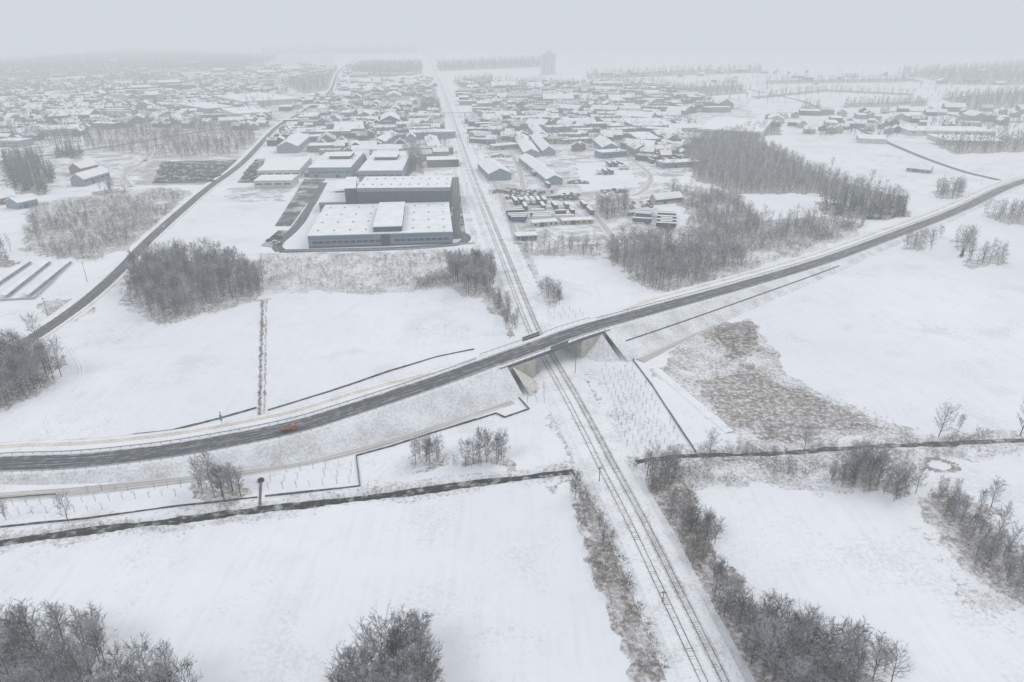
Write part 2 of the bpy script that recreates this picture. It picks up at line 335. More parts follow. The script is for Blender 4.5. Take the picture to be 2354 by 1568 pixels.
track([(1420,560),(1370,500),(1330,470),(1390,455),(1470,445),(1495,405),(1455,370),(1400,330),(1370,290),(1350,240),(1370,160)],5.5)
track([(1720,205),(1850,235),(1960,290),(2080,345),(2200,390),(2300,415)],5.5,'asphalt2','road')
track([(645,577),(720,576),(900,572),(1040,563),(1070,552),(1068,540),(1050,528),(1050,470),(1046,408)],5,'asphalt2','road')
track([(645,577),(640,560),(690,510),(745,420)],5,'asphalt2','road')
track([(925,405),(945,390),(945,360),(925,345)],5,'asphalt2','road')
track([(0,372),(120,355),(300,330),(480,300),(600,285)],5,'asphalt2','road'); track([(0,262),(160,240),(340,222),(520,200),(700,190)],6,'asphalt2','road'); track([(240,250),(330,290),(350,340),(330,372)],5,'track')
track([(300,430),(285,405),(310,385),(350,366),(440,366),(545,352)],4.5,'track'); track([(680,275),(800,262),(900,258),(1010,262)],5,'asphalt2','road'); track([(1085,262),(1300,268),(1500,262),(1700,250)],5,'asphalt2','road')
track([(1570,395),(1640,300),(1760,262),(2000,262)],5); track([(1100,215),(1250,205),(1450,215)],5)
track([(2030,258),(2100,256),(2170,262),(2230,274),(2300,280),(2450,278)],15,'water','river',.15)
track([(860,335),(850,262),(870,200)],5); track([(1190,560),(1160,470),(1115,380)],4.5); track([(1205,440),(1190,380),(1160,330)],4.5)
for o_ in (0,8): track([(150+o_,790),(182+o_,850),(160+o_,900),(112+o_,950),(108+o_,990),(150+o_,1018)],.25,'shoulder','dirt_track',.12)
def yard(pts,mat='yard',z=.2,name='yard'):
    Wp=W(pts); n=len(Wp); me=D.meshes.new(name); me.from_pydata([(x,y,z) for x,y in Wp],[],[tuple(range(n))]); o=link(name,me,M[mat]); o['kind']='structure'
yard([(632,520),(668,520),(748,412),(700,412)],z=.24); yard([(600,565),(640,530),(668,530),(645,572)]); yard([(1036,550),(1072,548),(1052,408),(1036,408)])
yard([(545,420),(590,420),(610,365),(590,365)]); yard([(350,422),(372,372),(545,368),(492,420)])
yard([(700,408),(940,405),(945,396),(700,398)])
def fence(pts,label,h=.5,th=.26,mat='fence',cat='fence',name='fence'):
    Wp=[np.array(G(*p)) for p in pts]; o0=Wp[0]; m=MB()
    for a,b in zip(Wp[:-1],Wp[1:]):
        L=np.linalg.norm(b-a); k=max(1,int(L/6)); d=(b-a)/L; n_=np.array([d[1],-d[0]])*th/2
        for i in range(k):
            p=a+(b-a)*i/k-o0; q=a+(b-a)*(i+1)/k-o0; hh=h*(.75+.4*rnd.random()); p=p+n_*rnd.uniform(-.5,.5)
            m.hexa([(*(p-n_),-.3),(*(q-n_),-.3),(*(q+n_),-.3),(*(p+n_),-.3),(*(p-n_),hh),(*(q-n_),hh),(*(q+n_),hh),(*(p+n_),hh)])
    o=m.build(name,M[mat]); o.location=(o0[0],o0[1],0); tag(o,label,cat)
fence([(610,1142),(828,1118),(819,1048),(900,1026),(1000,994),(1140,951),(1160,960),(1216,941),(1190,912)],'dark low fence stepping around the planted strip and up to the bridge')
fence([(0,1212),(200,1192),(420,1163),(592,1144)],'dark low fence along the stream at the left edge',h=.45,th=.2)
fence([(-40,1152),(60,1143),(130,1138)],'short dark low fence beside the snowy track at the left edge',h=.6)
fence([(0,1021),(130,1017),(260,1007),(400,990),(500,964),(590,938)],'dark low fence behind the road at the left edge',h=.6)
fence([(616,944),(760,900),(900,852),(1000,822),(1090,803)],'dark low fence behind the road between the ditch and the bridge',h=.5,th=.2)
fence([(1455,828),(1462,820),(1560,777),(1700,704),(1800,657),(1900,612)],'dark low fence beside the track right of the bridge')
fence([(1455,828),(1500,888),(1550,965),(1600,1040)],'brown low fence running down the planted plot to the stream',mat='wood',h=.45,th=.3)
fence([(1388,765),(1402,790),(1420,822)],'short dark drain channel down the bridge embankment',h=.35)
fence([(650,579),(800,577),(960,573),(1090,560)],'thin pale fence in front of the large white warehouse',h=1.,th=.12,mat='steel')
fence([(0,692),(80,688),(165,606)],'thin steel fence around the solar panels',h=1.2,th=.12,mat='steel')
a=iB+6; b=int(np.argmin(abs(roadPX-1905))); P=roadP[a:b].copy(); o0=P[0,:2].copy(); P[:,:2]-=o0; h_=P[:,2]; of=near+1.75*(h_*.45); zz=h_*.55
o=strip('drain_channel',P,[(of-.16,zz+.28),(of+.16,zz+.28),(of+.16,zz-.2)],M['fence']); o.location=(o0[0],o0[1],0); tag(o,'dark drainage line along the embankment slope right of the bridge','drain')
P1=np.array(G(600,1105)); P2=np.array(G(597,1165)); d=(P2-P1)
e=empty('drain_inlet',P1[0],P1[1],0); tag(e,'black round drain inlet with a straight channel running to the stream','drain')
m=MB(); m.tube((0,0,-.3),(0,0,.5),.95,.9,14); m.build('inlet',M['black'],e)
n_=np.array([d[1],-d[0]])/np.linalg.norm(d)*.32; m=MB(); m.hexa([(*(-n_),-.3),(*(d-n_),-.3),(*(d+n_),-.3),(*n_,-.3),(*(-n_),.22),(*(d-n_),.22),(*(d+n_),.22),(*n_,.22)]); m.build('channel',M['wood'],e)

# ---------------------------------------------------------------- trees
def rdir(a,az): return np.array([math.sin(a)*math.cos(az),math.sin(a)*math.sin(az),math.cos(a)])
def gen_tree(seed,h,spread,nl,nb,nt,tw,bw,base=.22,thin=1.):
    r=random.Random(seed); tv=MB(); CV=[];CF=[];CA=[]
    def tri(p,q,w,f):
        d=q-p; s=np.cross(d,np.array([r.gauss(0,1),r.gauss(0,1),r.gauss(0,1)])); s/=np.linalg.norm(s)+1e-9; k=len(CV)
        CV.extend([p-s*w/2,p+s*w/2,q]); CF.append((k,k+1,k+2)); CA.extend([f*.6,f*.6,f])
    lean=np.array([r.uniform(-.05,.05),r.uniform(-.05,.05),0])*h; n=5; pts=[np.array([0,0,-.2])]
    for i in range(1,n+1): pts.append(lean*(i/n)**2+np.array([r.uniform(-.1,.1),r.uniform(-.1,.1),h*.9*i/n]))
    for i in range(n): tv.tube(pts[i],pts[i+1],.014*h*thin*(1-.85*i/n),.014*h*thin*(1-.85*(i+1)/n),5)
    def at(t): t=t*n; i=min(n-1,int(t)); return pts[i]+(pts[i+1]-pts[i])*(t-i)
    for l in range(nl):
        t=base+(1-base)*(l+r.random()*.8)/nl; t=min(t,.98); az=l*2.4+r.uniform(-.5,.5); s=(t-base)/(1-base)
        Ln=spread*(math.sin(math.pi*min(1,.24+.58*s))**.7)*r.uniform(.7,1.15); a=math.radians(r.uniform(38,64)*(1-.35*s)); p=at(t); d=rdir(a,az); q=p+d*Ln*.6; d2=d+np.array([0,0,.35]); d2/=np.linalg.norm(d2); e=q+d2*Ln*.55
        tv.tube(p,q,.0055*h*(1.1-s*.7),.0028*h,3); tv.tube(q,e,.0028*h,.0012*h,3)
        for b in range(nb):
            u=.2+.8*r.random(); bp=p+(q-p)*(u/.55) if u<.55 else q+(e-q)*((u-.55)/.45)
            bd=rdir(math.radians(r.uniform(10,85)),az+r.uniform(-1.6,1.6)); bl=Ln*r.uniform(.2,.42)+.25; bq=bp+bd*bl; tri(bp,bq,bw,r.uniform(.0,.35))
            for k in range(nt):
                v=r.uniform(.25,1); tp=bp+(bq-bp)*v; td=bd+np.array([r.gauss(0,.7),r.gauss(0,.7),r.gauss(.1,.45)]); td/=np.linalg.norm(td); tri(tp,tp+td*r.uniform(.35,.95)*(.05*h+.2),tw,min(1,max(0,r.gauss(.34,.27)+.25*(td[2]))))
    return tv,np.array(CV),np.array(CF),np.array(CA)
def gen_conifer(seed,h,w,n):
    r=random.Random(seed); tv=MB(); tv.tube((0,0,-.2),(0,0,h*.95),.018*h,.003*h,5); CV=[];CF=[];CA=[]
    for i in range(n):
        s=(i+r.random())/n; z=h*(.08+.9*s); L=w*(1-s)**.9*r.uniform(.65,1.15)+.15; az=i*2.4+r.uniform(-.4,.4); d=np.array([math.cos(az),math.sin(az),-.28]); sd=np.array([-math.sin(az),math.cos(az),0])
        p=np.array([0,0,z]); q=p+d*L; k=len(CV); ww=L*.33+.12; CV+= [p+np.array([0,0,.15]),p+d*L*.55-sd*ww,q,p+d*L*.55+sd*ww]; CF+=[(k,k+1,k+2),(k,k+2,k+3)]; f=r.uniform(.0,.55); CA+=[.05,f,f+.15,f]
    return tv,np.array(CV),np.array(CF),np.array(CA)
def crown_mesh(name,g,mat):
    me=D.meshes.new(name); V,Fa,A=g[1],g[2],g[3]; me.from_pydata(V.tolist(),[],Fa.tolist()); at=me.attributes.new('frost','FLOAT','POINT'); at.data.foreach_set('value',A.astype(np.float32)); me.materials.append(mat); return me
def flat(g):
    tv,V,Fa,A=g; TV=np.array(tv.v); T=[]
    for f in tv.f:
        for i in range(1,len(f)-1): T.append((f[0],f[i],f[i+1]))
    T=np.array(T)
    return np.vstack([TV,V]),np.vstack([T,Fa+len(TV)]),np.r_[np.full(len(TV),-.05),A]
NEAR=[gen_tree(10+i,10,sp_,24,8,8,.058,.08,base=b) for i,(sp_,b) in enumerate([(2.9,.25),(3.4,.18),(2.3,.3),(3.0,.2),(2.1,.35),(3.9,.15)])]
NEARM=[(g[0].mesh('trunk',M['bark']),crown_mesh('crown',g,M['twig'])) for g in NEAR]
MIDF=[flat(gen_tree(40+i,10,sp_,13,5,4,.13,.13)) for i,sp_ in enumerate([2.8,3.3,2.3,3.0])]
FARF=[flat(gen_tree(60+i,10,sp_,8,4,2,.5,.4,base=.1,thin=1.6)) for i,sp_ in enumerate([3.2,3.8,2.8])]
BUSH=[flat(gen_tree(80+i,2.4,1.7,8,4,3,.11,.10,base=.02)) for i in range(5)]
CONG=[gen_conifer(90+i,10,w,110) for i,w in enumerate((2.,2.6))]; CONM=[(g[0].mesh('trunk',M['bark']),crown_mesh('crown',g,M['conifer'])) for g in CONG]
CONF=[flat(gen_conifer(95+i,10,w,34)) for i,w in enumerate((2.2,2.8))]
def scatter(name,label,cat,pts,variants,mat,fo=0.):
    if not pts: return
    Vs=[];Fs=[];As=[]; k=0
    for (x,y,s) in pts:
        V,Fa,A=variants[rnd.randrange(len(variants))]; a=rnd.uniform(0,6.28); c,sn=math.cos(a)*s,math.sin(a)*s; z=s*rnd.uniform(.85,1.15)
        Vs.append(np.stack([V[:,0]*c-V[:,1]*sn+x,V[:,0]*sn+V[:,1]*c+y,V[:,2]*z],1)); Fs.append(Fa+k); k+=len(V); As.append(A+rnd.uniform(-.18,.18)+fo)
    tag(mk(name,np.vstack(Vs),np.vstack(Fs),mat,attrs={'frost':np.concatenate(As)}),label,cat,kind='stuff')
def sample(poly,sp,cap=99999,thin=0):
    Wp=W(poly); x0,y0=Wp.min(0); x1,y1=Wp.max(0); nx=max(1,int((x1-x0)/sp)+1); ny=max(1,int((y1-y0)/sp)+1)
    gx,gy=np.meshgrid(x0+np.arange(nx)*sp,y0+np.arange(ny)*sp); gx=gx.ravel()+nr.uniform(-.5,.5,gx.size)*sp; gy=gy.ravel()+nr.uniform(-.5,.5,gy.size)*sp
    wob=6*(vnoise(gx,gy,11,31)-.5); m=polymask(gx+wob,gy+wob,Wp) if (x1-x0)>45 else polymask(gx,gy,Wp)
    if thin: m&=vnoise(gx,gy,thin,77)+nr.uniform(-.12,.12,gx.size)>.40
    P=np.stack([gx[m],gy[m]],1)
    if len(P)>cap: P=P[nr.permutation(len(P))[:cap]]
    return P
def clear(P,dr=9,dl=8,dm=13):
    if not len(P): return P
    k=(dRail(P[:,0],P[:,1])>dr)&(dLeft(P[:,0],P[:,1])>dl)&(dRoad(P[:,0],P[:,1])>dm); return P[k]
GROVES=[
([(-120,1500),(60,1475),(190,1460),(265,1510),(300,1560),(400,1560),(420,1640),(300,1740),(-150,1740)],3.1,8,12,'grove at the bottom left corner'),
([(800,1590),(830,1540),(900,1500),(975,1500),(1000,1560),(1010,1680),(900,1740),(770,1700)],2.8,9,13,'round grove at the bottom centre'),
([(1690,1450),(1780,1440),(1900,1490),(1980,1530),(1970,1620),(1830,1640),(1720,1540)],2.5,7.5,11,'tree belt right of the railway at the bottom'),
([(1990,1535),(2080,1530),(2090,1570),(2000,1585)],2.8,6,9,'small clump right of the bottom tree belt'),
([(-90,800),(50,800),(135,860),(100,895),(0,945),(-90,965)],4.0,10,14,'grove at the left edge below the side road'),
([(300,650),(345,600),(500,600),(595,640),(600,680),(470,700),(395,740),(310,700)],4.4,7,14,'grove beside the left road before the warehouses'),
([(438,1120),(480,1112),(565,1115),(562,1150),(470,1150)],2.7,8,10.5,'clump standing in the planted strip below the road'),
([(943,1060),(975,1048),(1010,1050),(1012,1064),(950,1072)],2.1,7,9.5,'left clump on the snow between fence and stream'),
([(1058,1064),(1100,1050),(1165,1055),(1165,1070),(1065,1072)],2.2,7.5,10.5,'right clump on the snow between fence and stream'),
([(1030,620),(1130,625),(1140,670),(1090,685),(1035,660)],4.0,9,14,'tall grove west of the railway behind the white field'),
([(1110,690),(1160,690),(1200,755),(1180,765)],4.2,5,8,'low trees west of the railway near the bridge'),
([(1235,660),(1275,670),(1300,705),(1270,700)],3.2,6,9,'small trees east of the railway above the bridge'),
([(1395,575),(1500,555),(1700,560),(1708,615),(1600,650),(1505,672),(1420,620)],4.5,8,13,'wood east of the small white field'),
([(1195,575),(1380,560),(1385,590),(1200,590)],4.6,7,10,'tree row in front of the truck yard'),
([(1372,480),(1445,470),(1445,500),(1380,505)],4.2,10,13,'tree clump inside the truck yard'),
([(1480,1075),(1565,1080),(1570,1130),(1500,1120)],3.2,6,9,'trees by the stream right of the railway'),
([(1880,1105),(1960,1070),(2110,1130),(2080,1160),(1950,1120)],2.8,5,10,'tree row along the stream at the right'),
([(2140,1140),(2190,1135),(2260,1225),(2400,1310),(2400,1410),(2270,1320),(2205,1235)],3.0,4,7.5,'diagonal thicket down the right edge'),
([(2070,555),(2140,550),(2140,578),(2070,570)],4.2,8,11,'clump below the road at the far right'),
([(2190,555),(2240,545),(2240,580),(2200,575)],4.6,9,11,'upper clump on the right hand field'),
([(2205,600),(2310,580),(2310,610),(2215,615)],5,8,10,'lower clump on the right hand field'),
([(2140,440),(2215,430),(2215,458),(2150,458)],4.8,9,12,'clump above the road junction'),
([(2260,490),(2400,490),(2400,530),(2290,510)],5,9,12,'trees at the right edge below the junction'),
([(1600,1400),(1650,1330),(1700,1370),(1740,1440),(1700,1450)],2.7,5,8,'scrubby trees right of the railway'),
([(1580,1215),(1640,1205),(1650,1250),(1595,1250)],2.5,6,8,'small clump edging the right hand field'),
([(110,735),(200,690),(225,700),(130,765)],4.5,6,9,'trees hugging the left road'),
([(1500,1130),(1560,1130),(1640,1290),(1600,1330)],3.9,3.5,6,'low trees along the railway bank'),
([(1310,1130),(1345,1120),(1420,1260),(1400,1290)],5,2.5,4.5,'low trees left of the railway bank'),
([(2180,985),(2240,985),(2240,1005),(2180,1005)],4,5,7,'low trees by the stream at the far right'),
([(2215,1150),(2290,1150),(2300,1180),(2220,1175)],4.2,6,9,'few trees inside the right edge meadow'),
([(1650,1048),(1830,1042),(1830,1056),(1650,1062)],6,3,5.5,'low bushy trees on the near bank of the right stream'),
]
alltrees=[]
for gi,(poly,sp_,h0,h1,lab) in enumerate(GROVES):
    P=sample(poly,sp_)
    if gi not in (10,26,27): P=clear(P,8,6,12)
    for x,y in P: alltrees.append((x*x+y*y,x,y,rnd.uniform(h0,h1),gi))
alltrees.sort(key=lambda t:t[0]); IND=alltrees[:284]; REST=alltrees[284:]
def put_tree(x,y,h,label,group=None,v=None,con=False,name='bare_tree'):
    e=empty(name,x,y,0,rnd.uniform(0,6.28)); e.scale=(h/10*rnd.uniform(.9,1.15),)*2+(h/10,); tag(e,label,'tree',group)
    t_=(CONM if con else NEARM); t_=t_[rnd.randrange(len(t_)) if v is None else v]
    for nm_,me in zip(('trunk','crown'),t_): o=D.objects.new(nm_,me); COL.objects.link(o); o.parent=e
for _,x,y,h,gi in IND: put_tree(x,y,h,'bare frosted tree in the '+GROVES[gi][4],'trees of the '+GROVES[gi][4])
NEARF=[flat(g) for g in NEAR]
for gi,gr in enumerate(GROVES):
    r_=[t for t in REST if t[4]==gi]
    if r_: scatter('woodland','grey frosted trees of the '+gr[4],'trees',[(t[1],t[2],t[3]/10) for t in r_],NEARF if r_[0][0]<330**2 else MIDF,M['twig'])
SOLO=[(158,1200,9,'lone round bare tree in the planted strip at the left edge',1),(14,1195,6,'small bushy tree cut by the left edge above the stream',5),(1630,1052,9,'lone bare tree on the stream bank below the brown fence',1),
(1848,1040,10,'thin leaning leafless tree by the stream at right',4),(1766,1012,6,'small thin tree on the scrubby field above the stream',2),(2158,1003,11,'spreading bare tree on the stream bank far right',5),(2345,1000,12,'large bare tree cut by the right edge beside the stream',5),
(1322,1148,9,'bare tree on the corner left of railway and stream',0),(2295,1230,9,'lone tree leaning over the snow at the right edge',3),(1912,385,9,'lone tree on the pale meadow edge beyond the wood',1),(2002,420,10,'lone tree beside the road bend at the far right',5),
(2160,548,8,'single tree between two clumps on the right field',0),(88,785,11,'bare tree at the end of the left road',5),(1640,1330,7,'lone scrub tree on the railway slope',3),(1812,1092,6,'low broad bush tree by the stream meadow',5)]
for x,y,h,l,v in SOLO: put_tree(*G(x,y),h,l,None,v)
for x,y,h,l in [(315,640,13,'dark green conifer at the left end of the roadside grove'),(2210,590,7,'dark conifer in the clumps of the right field')]: put_tree(*G(x,y),h,l,None,None,True,'conifer_tree')
WPOLY=[(g_[0],.26) for g_ in GROVES[4:]]
def wood(poly,sp_,h0,h1,label,var,mat='twig',cap=6000,cl=True,thin=0,fo=None,floor=None):
    P=sample(poly,sp_,cap=cap,thin=thin)
    if cl: P=clear(P,15,9,13)
    if fo is None: fo=-.24 if var is FARF else -.04
    WPOLY.append((poly,floor if floor is not None else (.08 if thin else .5)))
    scatter('woodland',label,'trees',[(x,y,rnd.uniform(h0,h1)/10) for x,y in P],var,M[mat],fo)
wood([(1565,350),(1600,320),(1700,305),(1780,345),(1850,385),(1960,425),(2070,455),(2085,480),(1960,470),(1870,446),(1700,445),(1600,415)],4.7,7,11.5,'large dense grey wood beyond the truck yard',MIDF)
wood([(1525,420),(1670,455),(1745,505),(1810,508),(1920,492),(1990,515),(1960,540),(1850,560),(1740,570),(1680,545),(1600,510)],4.7,6,11,'grey wood around the snowy clearing',MIDF,thin=14,floor=.26)
wood([(1875,462),(2080,480),(2085,500),(1990,505),(1900,492)],6.0,10,14,'dark conifer belt at the right of the clearing',CONF+MIDF[:2],'conifer')
wood([(60,500),(200,470),(370,480),(420,450),(340,560),(220,600),(90,585)],6,4,8,'scrubby wood left of the side road',MIDF,thin=20,floor=.26)
wood([(-60,560),(30,580),(20,620),(-60,620)],6,8,12,'grey trees at the left edge above the solar panels',MIDF)
wood([(0,370),(90,355),(125,410),(100,450),(20,440)],7,11,16,'dark rounded conifers at the left edge of town',CONF+MIDF[1:3],'conifer')
wood([(130,345),(190,345),(190,365),(140,365)],8,13,16,'dark conifers behind the farm houses at left',CONF,'conifer')
wood([(210,440),(290,430),(290,445),(220,450)],7,7,10,'trees around the farm buildings at left',CONF+MIDF,'conifer')
wood([(190,300),(330,285),(560,300),(600,320),(540,360),(380,365),(200,345)],7.5,8,13,'park woodland on the town edge at left',FARF+MIDF,thin=30,fo=-.15,floor=.22)
wood([(0,290),(190,270),(180,330),(0,345)],11,9,14,'scattered trees among the left suburb',FARF,thin=40,floor=.16)
wood([(925,360),(960,350),(975,400),(945,395)],6,12,16,'slim tree belt behind the warehouses',MIDF)
wood([(950,300),(1040,290),(1050,335),(960,345)],11,8,12,'trees beside the railway past the warehouses',FARF,thin=25)
wood([(965,240),(1005,235),(1010,262),(970,265)],9,10,14,'small dark grove left of the far railway',FARF)
wood([(1175,250),(1300,250),(1305,262),(1180,262)],11,12,17,'dark conifer row in the industrial district',CONF,'conifer')
wood([(1560,240),(1640,235),(1660,255),(1570,262)],11,10,14,'hazy grove right of the industrial district',FARF)
wood([(1700,300),(1790,290),(1800,310),(1720,315)],11,9,13,'hazy trees beyond the large grey wood',FARF)
wood([(2140,330),(2354,315),(2450,345),(2200,355)],10,9,14,'hazy tree belt at the right edge',FARF)
wood([(2160,225),(2354,210),(2500,235),(2230,255)],14,11,16,'misty tree belt at the far right',FARF)
wood([(1840,245),(1885,240),(1885,250),(1845,252)],12,10,14,'misty clump in the far fields',FARF)
wood([(1940,238),(2130,232),(2130,244),(1940,248)],12,9,13,'misty tree row in the far fields',FARF)
wood([(-100,200),(200,165),(420,180),(540,190),(400,215),(100,225),(-100,240)],14,11,16,'misty trees across the far left town',FARF,thin=90,floor=.18)
wood([(-200,165),(300,120),(640,135),(560,165),(200,165),(-200,200)],20,15,22,'fog veiled forest on the left horizon',FARF,cap=5000)
wood([(800,172),(830,148),(970,148),(970,170),(880,178)],15,14,20,'misty forest left of the far railway',FARF)
wood([(640,190),(780,165),(775,205),(700,215)],14,10,15,'misty trees left of the far road',FARF)
wood([(1000,150),(1240,138),(1250,154),(1010,164)],20,16,22,'misty forest right of the far railway',FARF)
wood([(1040,185),(1130,175),(1140,200),(1060,205)],18,9,13,'misty trees beside the far sidings',FARF)
wood([(2060,168),(2354,148),(2500,195),(2200,195)],22,15,22,'misty forest on the right horizon',FARF)
wood([(1500,205),(1700,195),(1720,215),(1520,228)],16,10,14,'misty tree line above the industrial district',FARF)
wood([(1290,195),(1480,190),(1480,206),(1300,212)],18,10,14,'misty copse behind the silo district',FARF,thin=60)
wood([(1350,170),(1750,155),(1750,167),(1350,182)],26,12,18,'faint tree line on the right horizon',FARF)
wood([(1760,185),(2080,180),(2080,189),(1760,193)],22,10,15,'faint hedge line across the far right fields',FARF)
wood([(1730,222),(1900,205),(2100,215),(2100,220),(1900,211),(1735,228)],15,9,13,'hazy hedge between the far right fields',FARF)
wood([(600,112),(960,108),(960,122),(600,126)],50,17,24,'faint forest on the horizon left of the railway',FARF)
wood([(1020,112),(2300,108),(2300,118),(1020,126)],60,16,22,'faint forest on the horizon right of the railway',FARF,thin=400)
wood([(640,320),(760,215),(1010,205),(1040,300),(1000,340),(760,330)],9.5,6,12,'scattered trees among sheds left of the railway',FARF,thin=36)
wood([(1090,350),(1090,230),(1560,225),(1600,300),(1560,400),(1300,330)],9.5,6,11,'scattered trees among sheds right of the railway',FARF,thin=36)
wood([(0,345),(0,190),(700,185),(560,300)],12,7,13,'scattered garden trees of the left town',FARF,thin=50)
wood([(1780,310),(2354,260),(2354,300),(1900,330)],12,6,12,'scattered trees of the right settlement',FARF,thin=50)
wood([(1080,228),(1660,225),(1500,185),(1060,185)],17,8,14,'scattered misty trees of the far industrial district',FARF,thin=70)
wood([(1720,245),(2354,215),(2354,165),(1400,165)],38,7,12,'scattered misty trees on the far right plain',FARF,thin=150)
def scrub(poly,sp_,s0,s1,label,cl=(6.5,6,11),thin=0,fo=-.08):
    P=clear(sample(poly,sp_,thin=thin),*cl); scatter('scrub',label,'bushes',[(x,y,rnd.uniform(s0,s1)) for x,y in P],BUSH,M['scrub'],fo)
scrub([(600,595),(1035,580),(1035,640),(960,668),(610,670)],2.8,.35,1.0,'snowy scrub in front of the warehouses',thin=12)
scrub([(950,650),(1030,635),(1035,665),(955,668)],2.4,1.,1.7,'taller bushes left of the tall grove')
scrub([(1285,1100),(1352,1092),(1475,1320),(1600,1580),(1480,1580),(1370,1330)],1.45,.3,.95,'low bushes on the left railway bank in the foreground',(9,6,11),thin=6,fo=-.12)
scrub([(1335,1085),(1362,1090),(1545,1450),(1580,1580),(1530,1560),(1450,1380)],1.25,.5,1.2,'dense bush line along the left side of the railway',(8.5,6,11),fo=-.18)
scrub([(1415,1080),(1450,1080),(1660,1420),(1740,1570),(1700,1570),(1570,1350)],1.25,.6,1.35,'dense bush line along the right side of the railway',(8.5,6,11),fo=-.18)
scrub([(1440,1110),(1570,1095),(1600,1180),(1640,1300),(1760,1420),(1780,1600),(1720,1600),(1610,1420),(1500,1220)],1.4,.4,1.4,'bushes on the right railway bank in the foreground',(8.5,6,11),thin=7)
scrub([(1950,1540),(2090,1545),(2110,1620),(1700,1620),(1660,1480),(1760,1540)],1.7,.4,1.1,'bushes around the bottom tree belt',thin=7)
scrub([(1250,905),(1268,905),(1350,1065),(1332,1065)],1.2,.35,.9,'thin bush line left of the railway below the bridge',(8.7,6,5))
scrub([(1308,850),(1322,850),(1425,1045),(1408,1050)],1.2,.35,1.0,'thin bush line right of the railway below the bridge',(8.7,6,5))
scrub([(1108,440),(1125,440),(1245,740),(1222,740)],1.8,.5,1.3,'bush line right of the railway above the bridge',(9,6,10))
scrub([(1110,670),(1160,670),(1215,770),(1185,770)],1.9,.5,1.3,'bushes left of the railway above the bridge',(9,6,10))
scrub([(1630,745),(1735,745),(1745,800),(1680,830)],1.6,.25,.65,'brown thicket patch at the top of the rough field',thin=6,fo=-.3)
scrub([(1600,800),(1800,860),(1960,935),(2120,990),(2100,1010),(1700,1030),(1640,960)],1.9,.12,.42,'sparse weeds on the rough field right of the bridge',thin=9,fo=-.2)
scrub([(1430,1052),(1600,1034),(1900,1020),(2354,998),(2354,1022),(2100,1034),(1900,1043),(1600,1058),(1430,1074)],1.3,.3,1.05,'bushes lining the stream at right',(7,6,5),thin=5)
scrub([(1430,1068),(1600,1052),(2100,1035),(2100,1130),(1900,1120),(1600,1110)],2.0,.3,1.2,'bushes on the rough ground south of the stream',thin=8)
scrub([(2130,1140),(2190,1125),(2260,1215),(2400,1300),(2400,1430),(2270,1340),(2195,1240)],1.9,.4,1.2,'undergrowth in the diagonal thicket at the right edge')
scrub([(2110,1035),(2354,1030),(2354,1050),(2110,1060)],2.2,.25,.6,'weeds along the far right stream meadow',thin=8)
scrub([(60,480),(370,440),(430,445),(330,570),(200,605),(60,590)],3.2,.6,1.4,'snowy bushes left of the side road',thin=12)
scrub([(290,650),(600,640),(600,690),(390,750),(290,700)],3.2,.5,1.1,'undergrowth beneath the roadside grove')
scrub([(0,815),(130,880),(0,955),(-60,955)],2.6,.5,1.1,'undergrowth beneath the left edge grove')
scrub([(1530,425),(1700,450),(1750,510),(1970,520),(1870,565),(1720,580),(1700,640),(1510,675),(1400,600),(1400,550),(1590,530)],2.6,.5,1.4,'undergrowth around the eastern woods',thin=14)
scrub([(1690,560),(1960,520),(1990,540),(1700,625)],3.0,.4,1.2,'scrub between the eastern wood and the road',thin=12)
scrub([(0,1236),(1280,1078),(1350,1066),(1350,1087),(1280,1100),(0,1264)],1.4,.15,.5,'tufts along the banks of the left stream',(9,6,5),thin=5)
scrub([(940,1056),(1170,1050),(1170,1072),(940,1078)],1.5,.3,.7,'tufts beneath the clumps above the stream')
scrub([(600,690),(604,690),(600,965),(596,965)],.9,.3,.6,'dead weeds lining the left side of the field ditch',thin=2.5,fo=-.4); scrub([(612,690),(615,690),(610,965),(606,965)],1.3,.2,.45,'dead weeds lining the right side of the field ditch',thin=2.5,fo=-.3)
sapt=MB(); sapt.tube((0,0,-.1),(0,0,2.1),.075,.04,4)
gs=gen_tree(200,2.6,.75,6,3,2,.08,.08,base=.4); SAP=(sapt.mesh('stem',M['wood']),crown_mesh('crown',gs,M['twig']))
def saplings(poly,dx,dy,rot,cap,label,group):
    Wp=W(poly); c=Wp.mean(0); ca,sa=math.cos(rot),math.sin(rot); n=0
    for i in range(-45,45):
        for j in range(-30,30):
            u=i*dx+rnd.uniform(-.15,.15); v=j*dy+rnd.uniform(-.15,.15); x=c[0]+u*ca-v*sa; y=c[1]+u*sa+v*ca
            if n<cap and polymask(np.array([x]),np.array([y]),Wp)[0] and rnd.random()<.95:
                n+=1; e=empty('sapling',x,y,0,rnd.uniform(0,6)); s=rnd.uniform(.7,1.05); e.scale=(s,s,s); tag(e,label,'sapling',group)
                for nm_,me in zip(('stem','crown'),SAP): o=D.objects.new(nm_,me); COL.objects.link(o); o.parent=e
saplings([(0,1095),(400,1085),(420,1092),(0,1130)],3.6,4.2,.1,45,'thin young sapling planted between road and snowy track at left','saplings between road and track')
saplings([(0,1152),(430,1112),(430,1150),(0,1198)],3.6,4.2,.1,75,'thin young sapling planted between snowy track and stream at left','saplings between track and stream')
saplings([(612,1090),(812,1058),(822,1112),(612,1135)],3.8,4.2,.15,45,'thin young sapling in the fenced plot above the stream','saplings in the fenced plot')
saplings([(1370,850),(1455,845),(1585,1040),(1440,1045)],3.0,4.0,-.6,105,'thin young sapling on the plot right of the railway','saplings right of the railway')
saplings([(1200,905),(1250,890),(1262,925),(1215,935)],3.,3.6,0,14,'thin young sapling beside the bridge abutment','saplings beside the abutment')
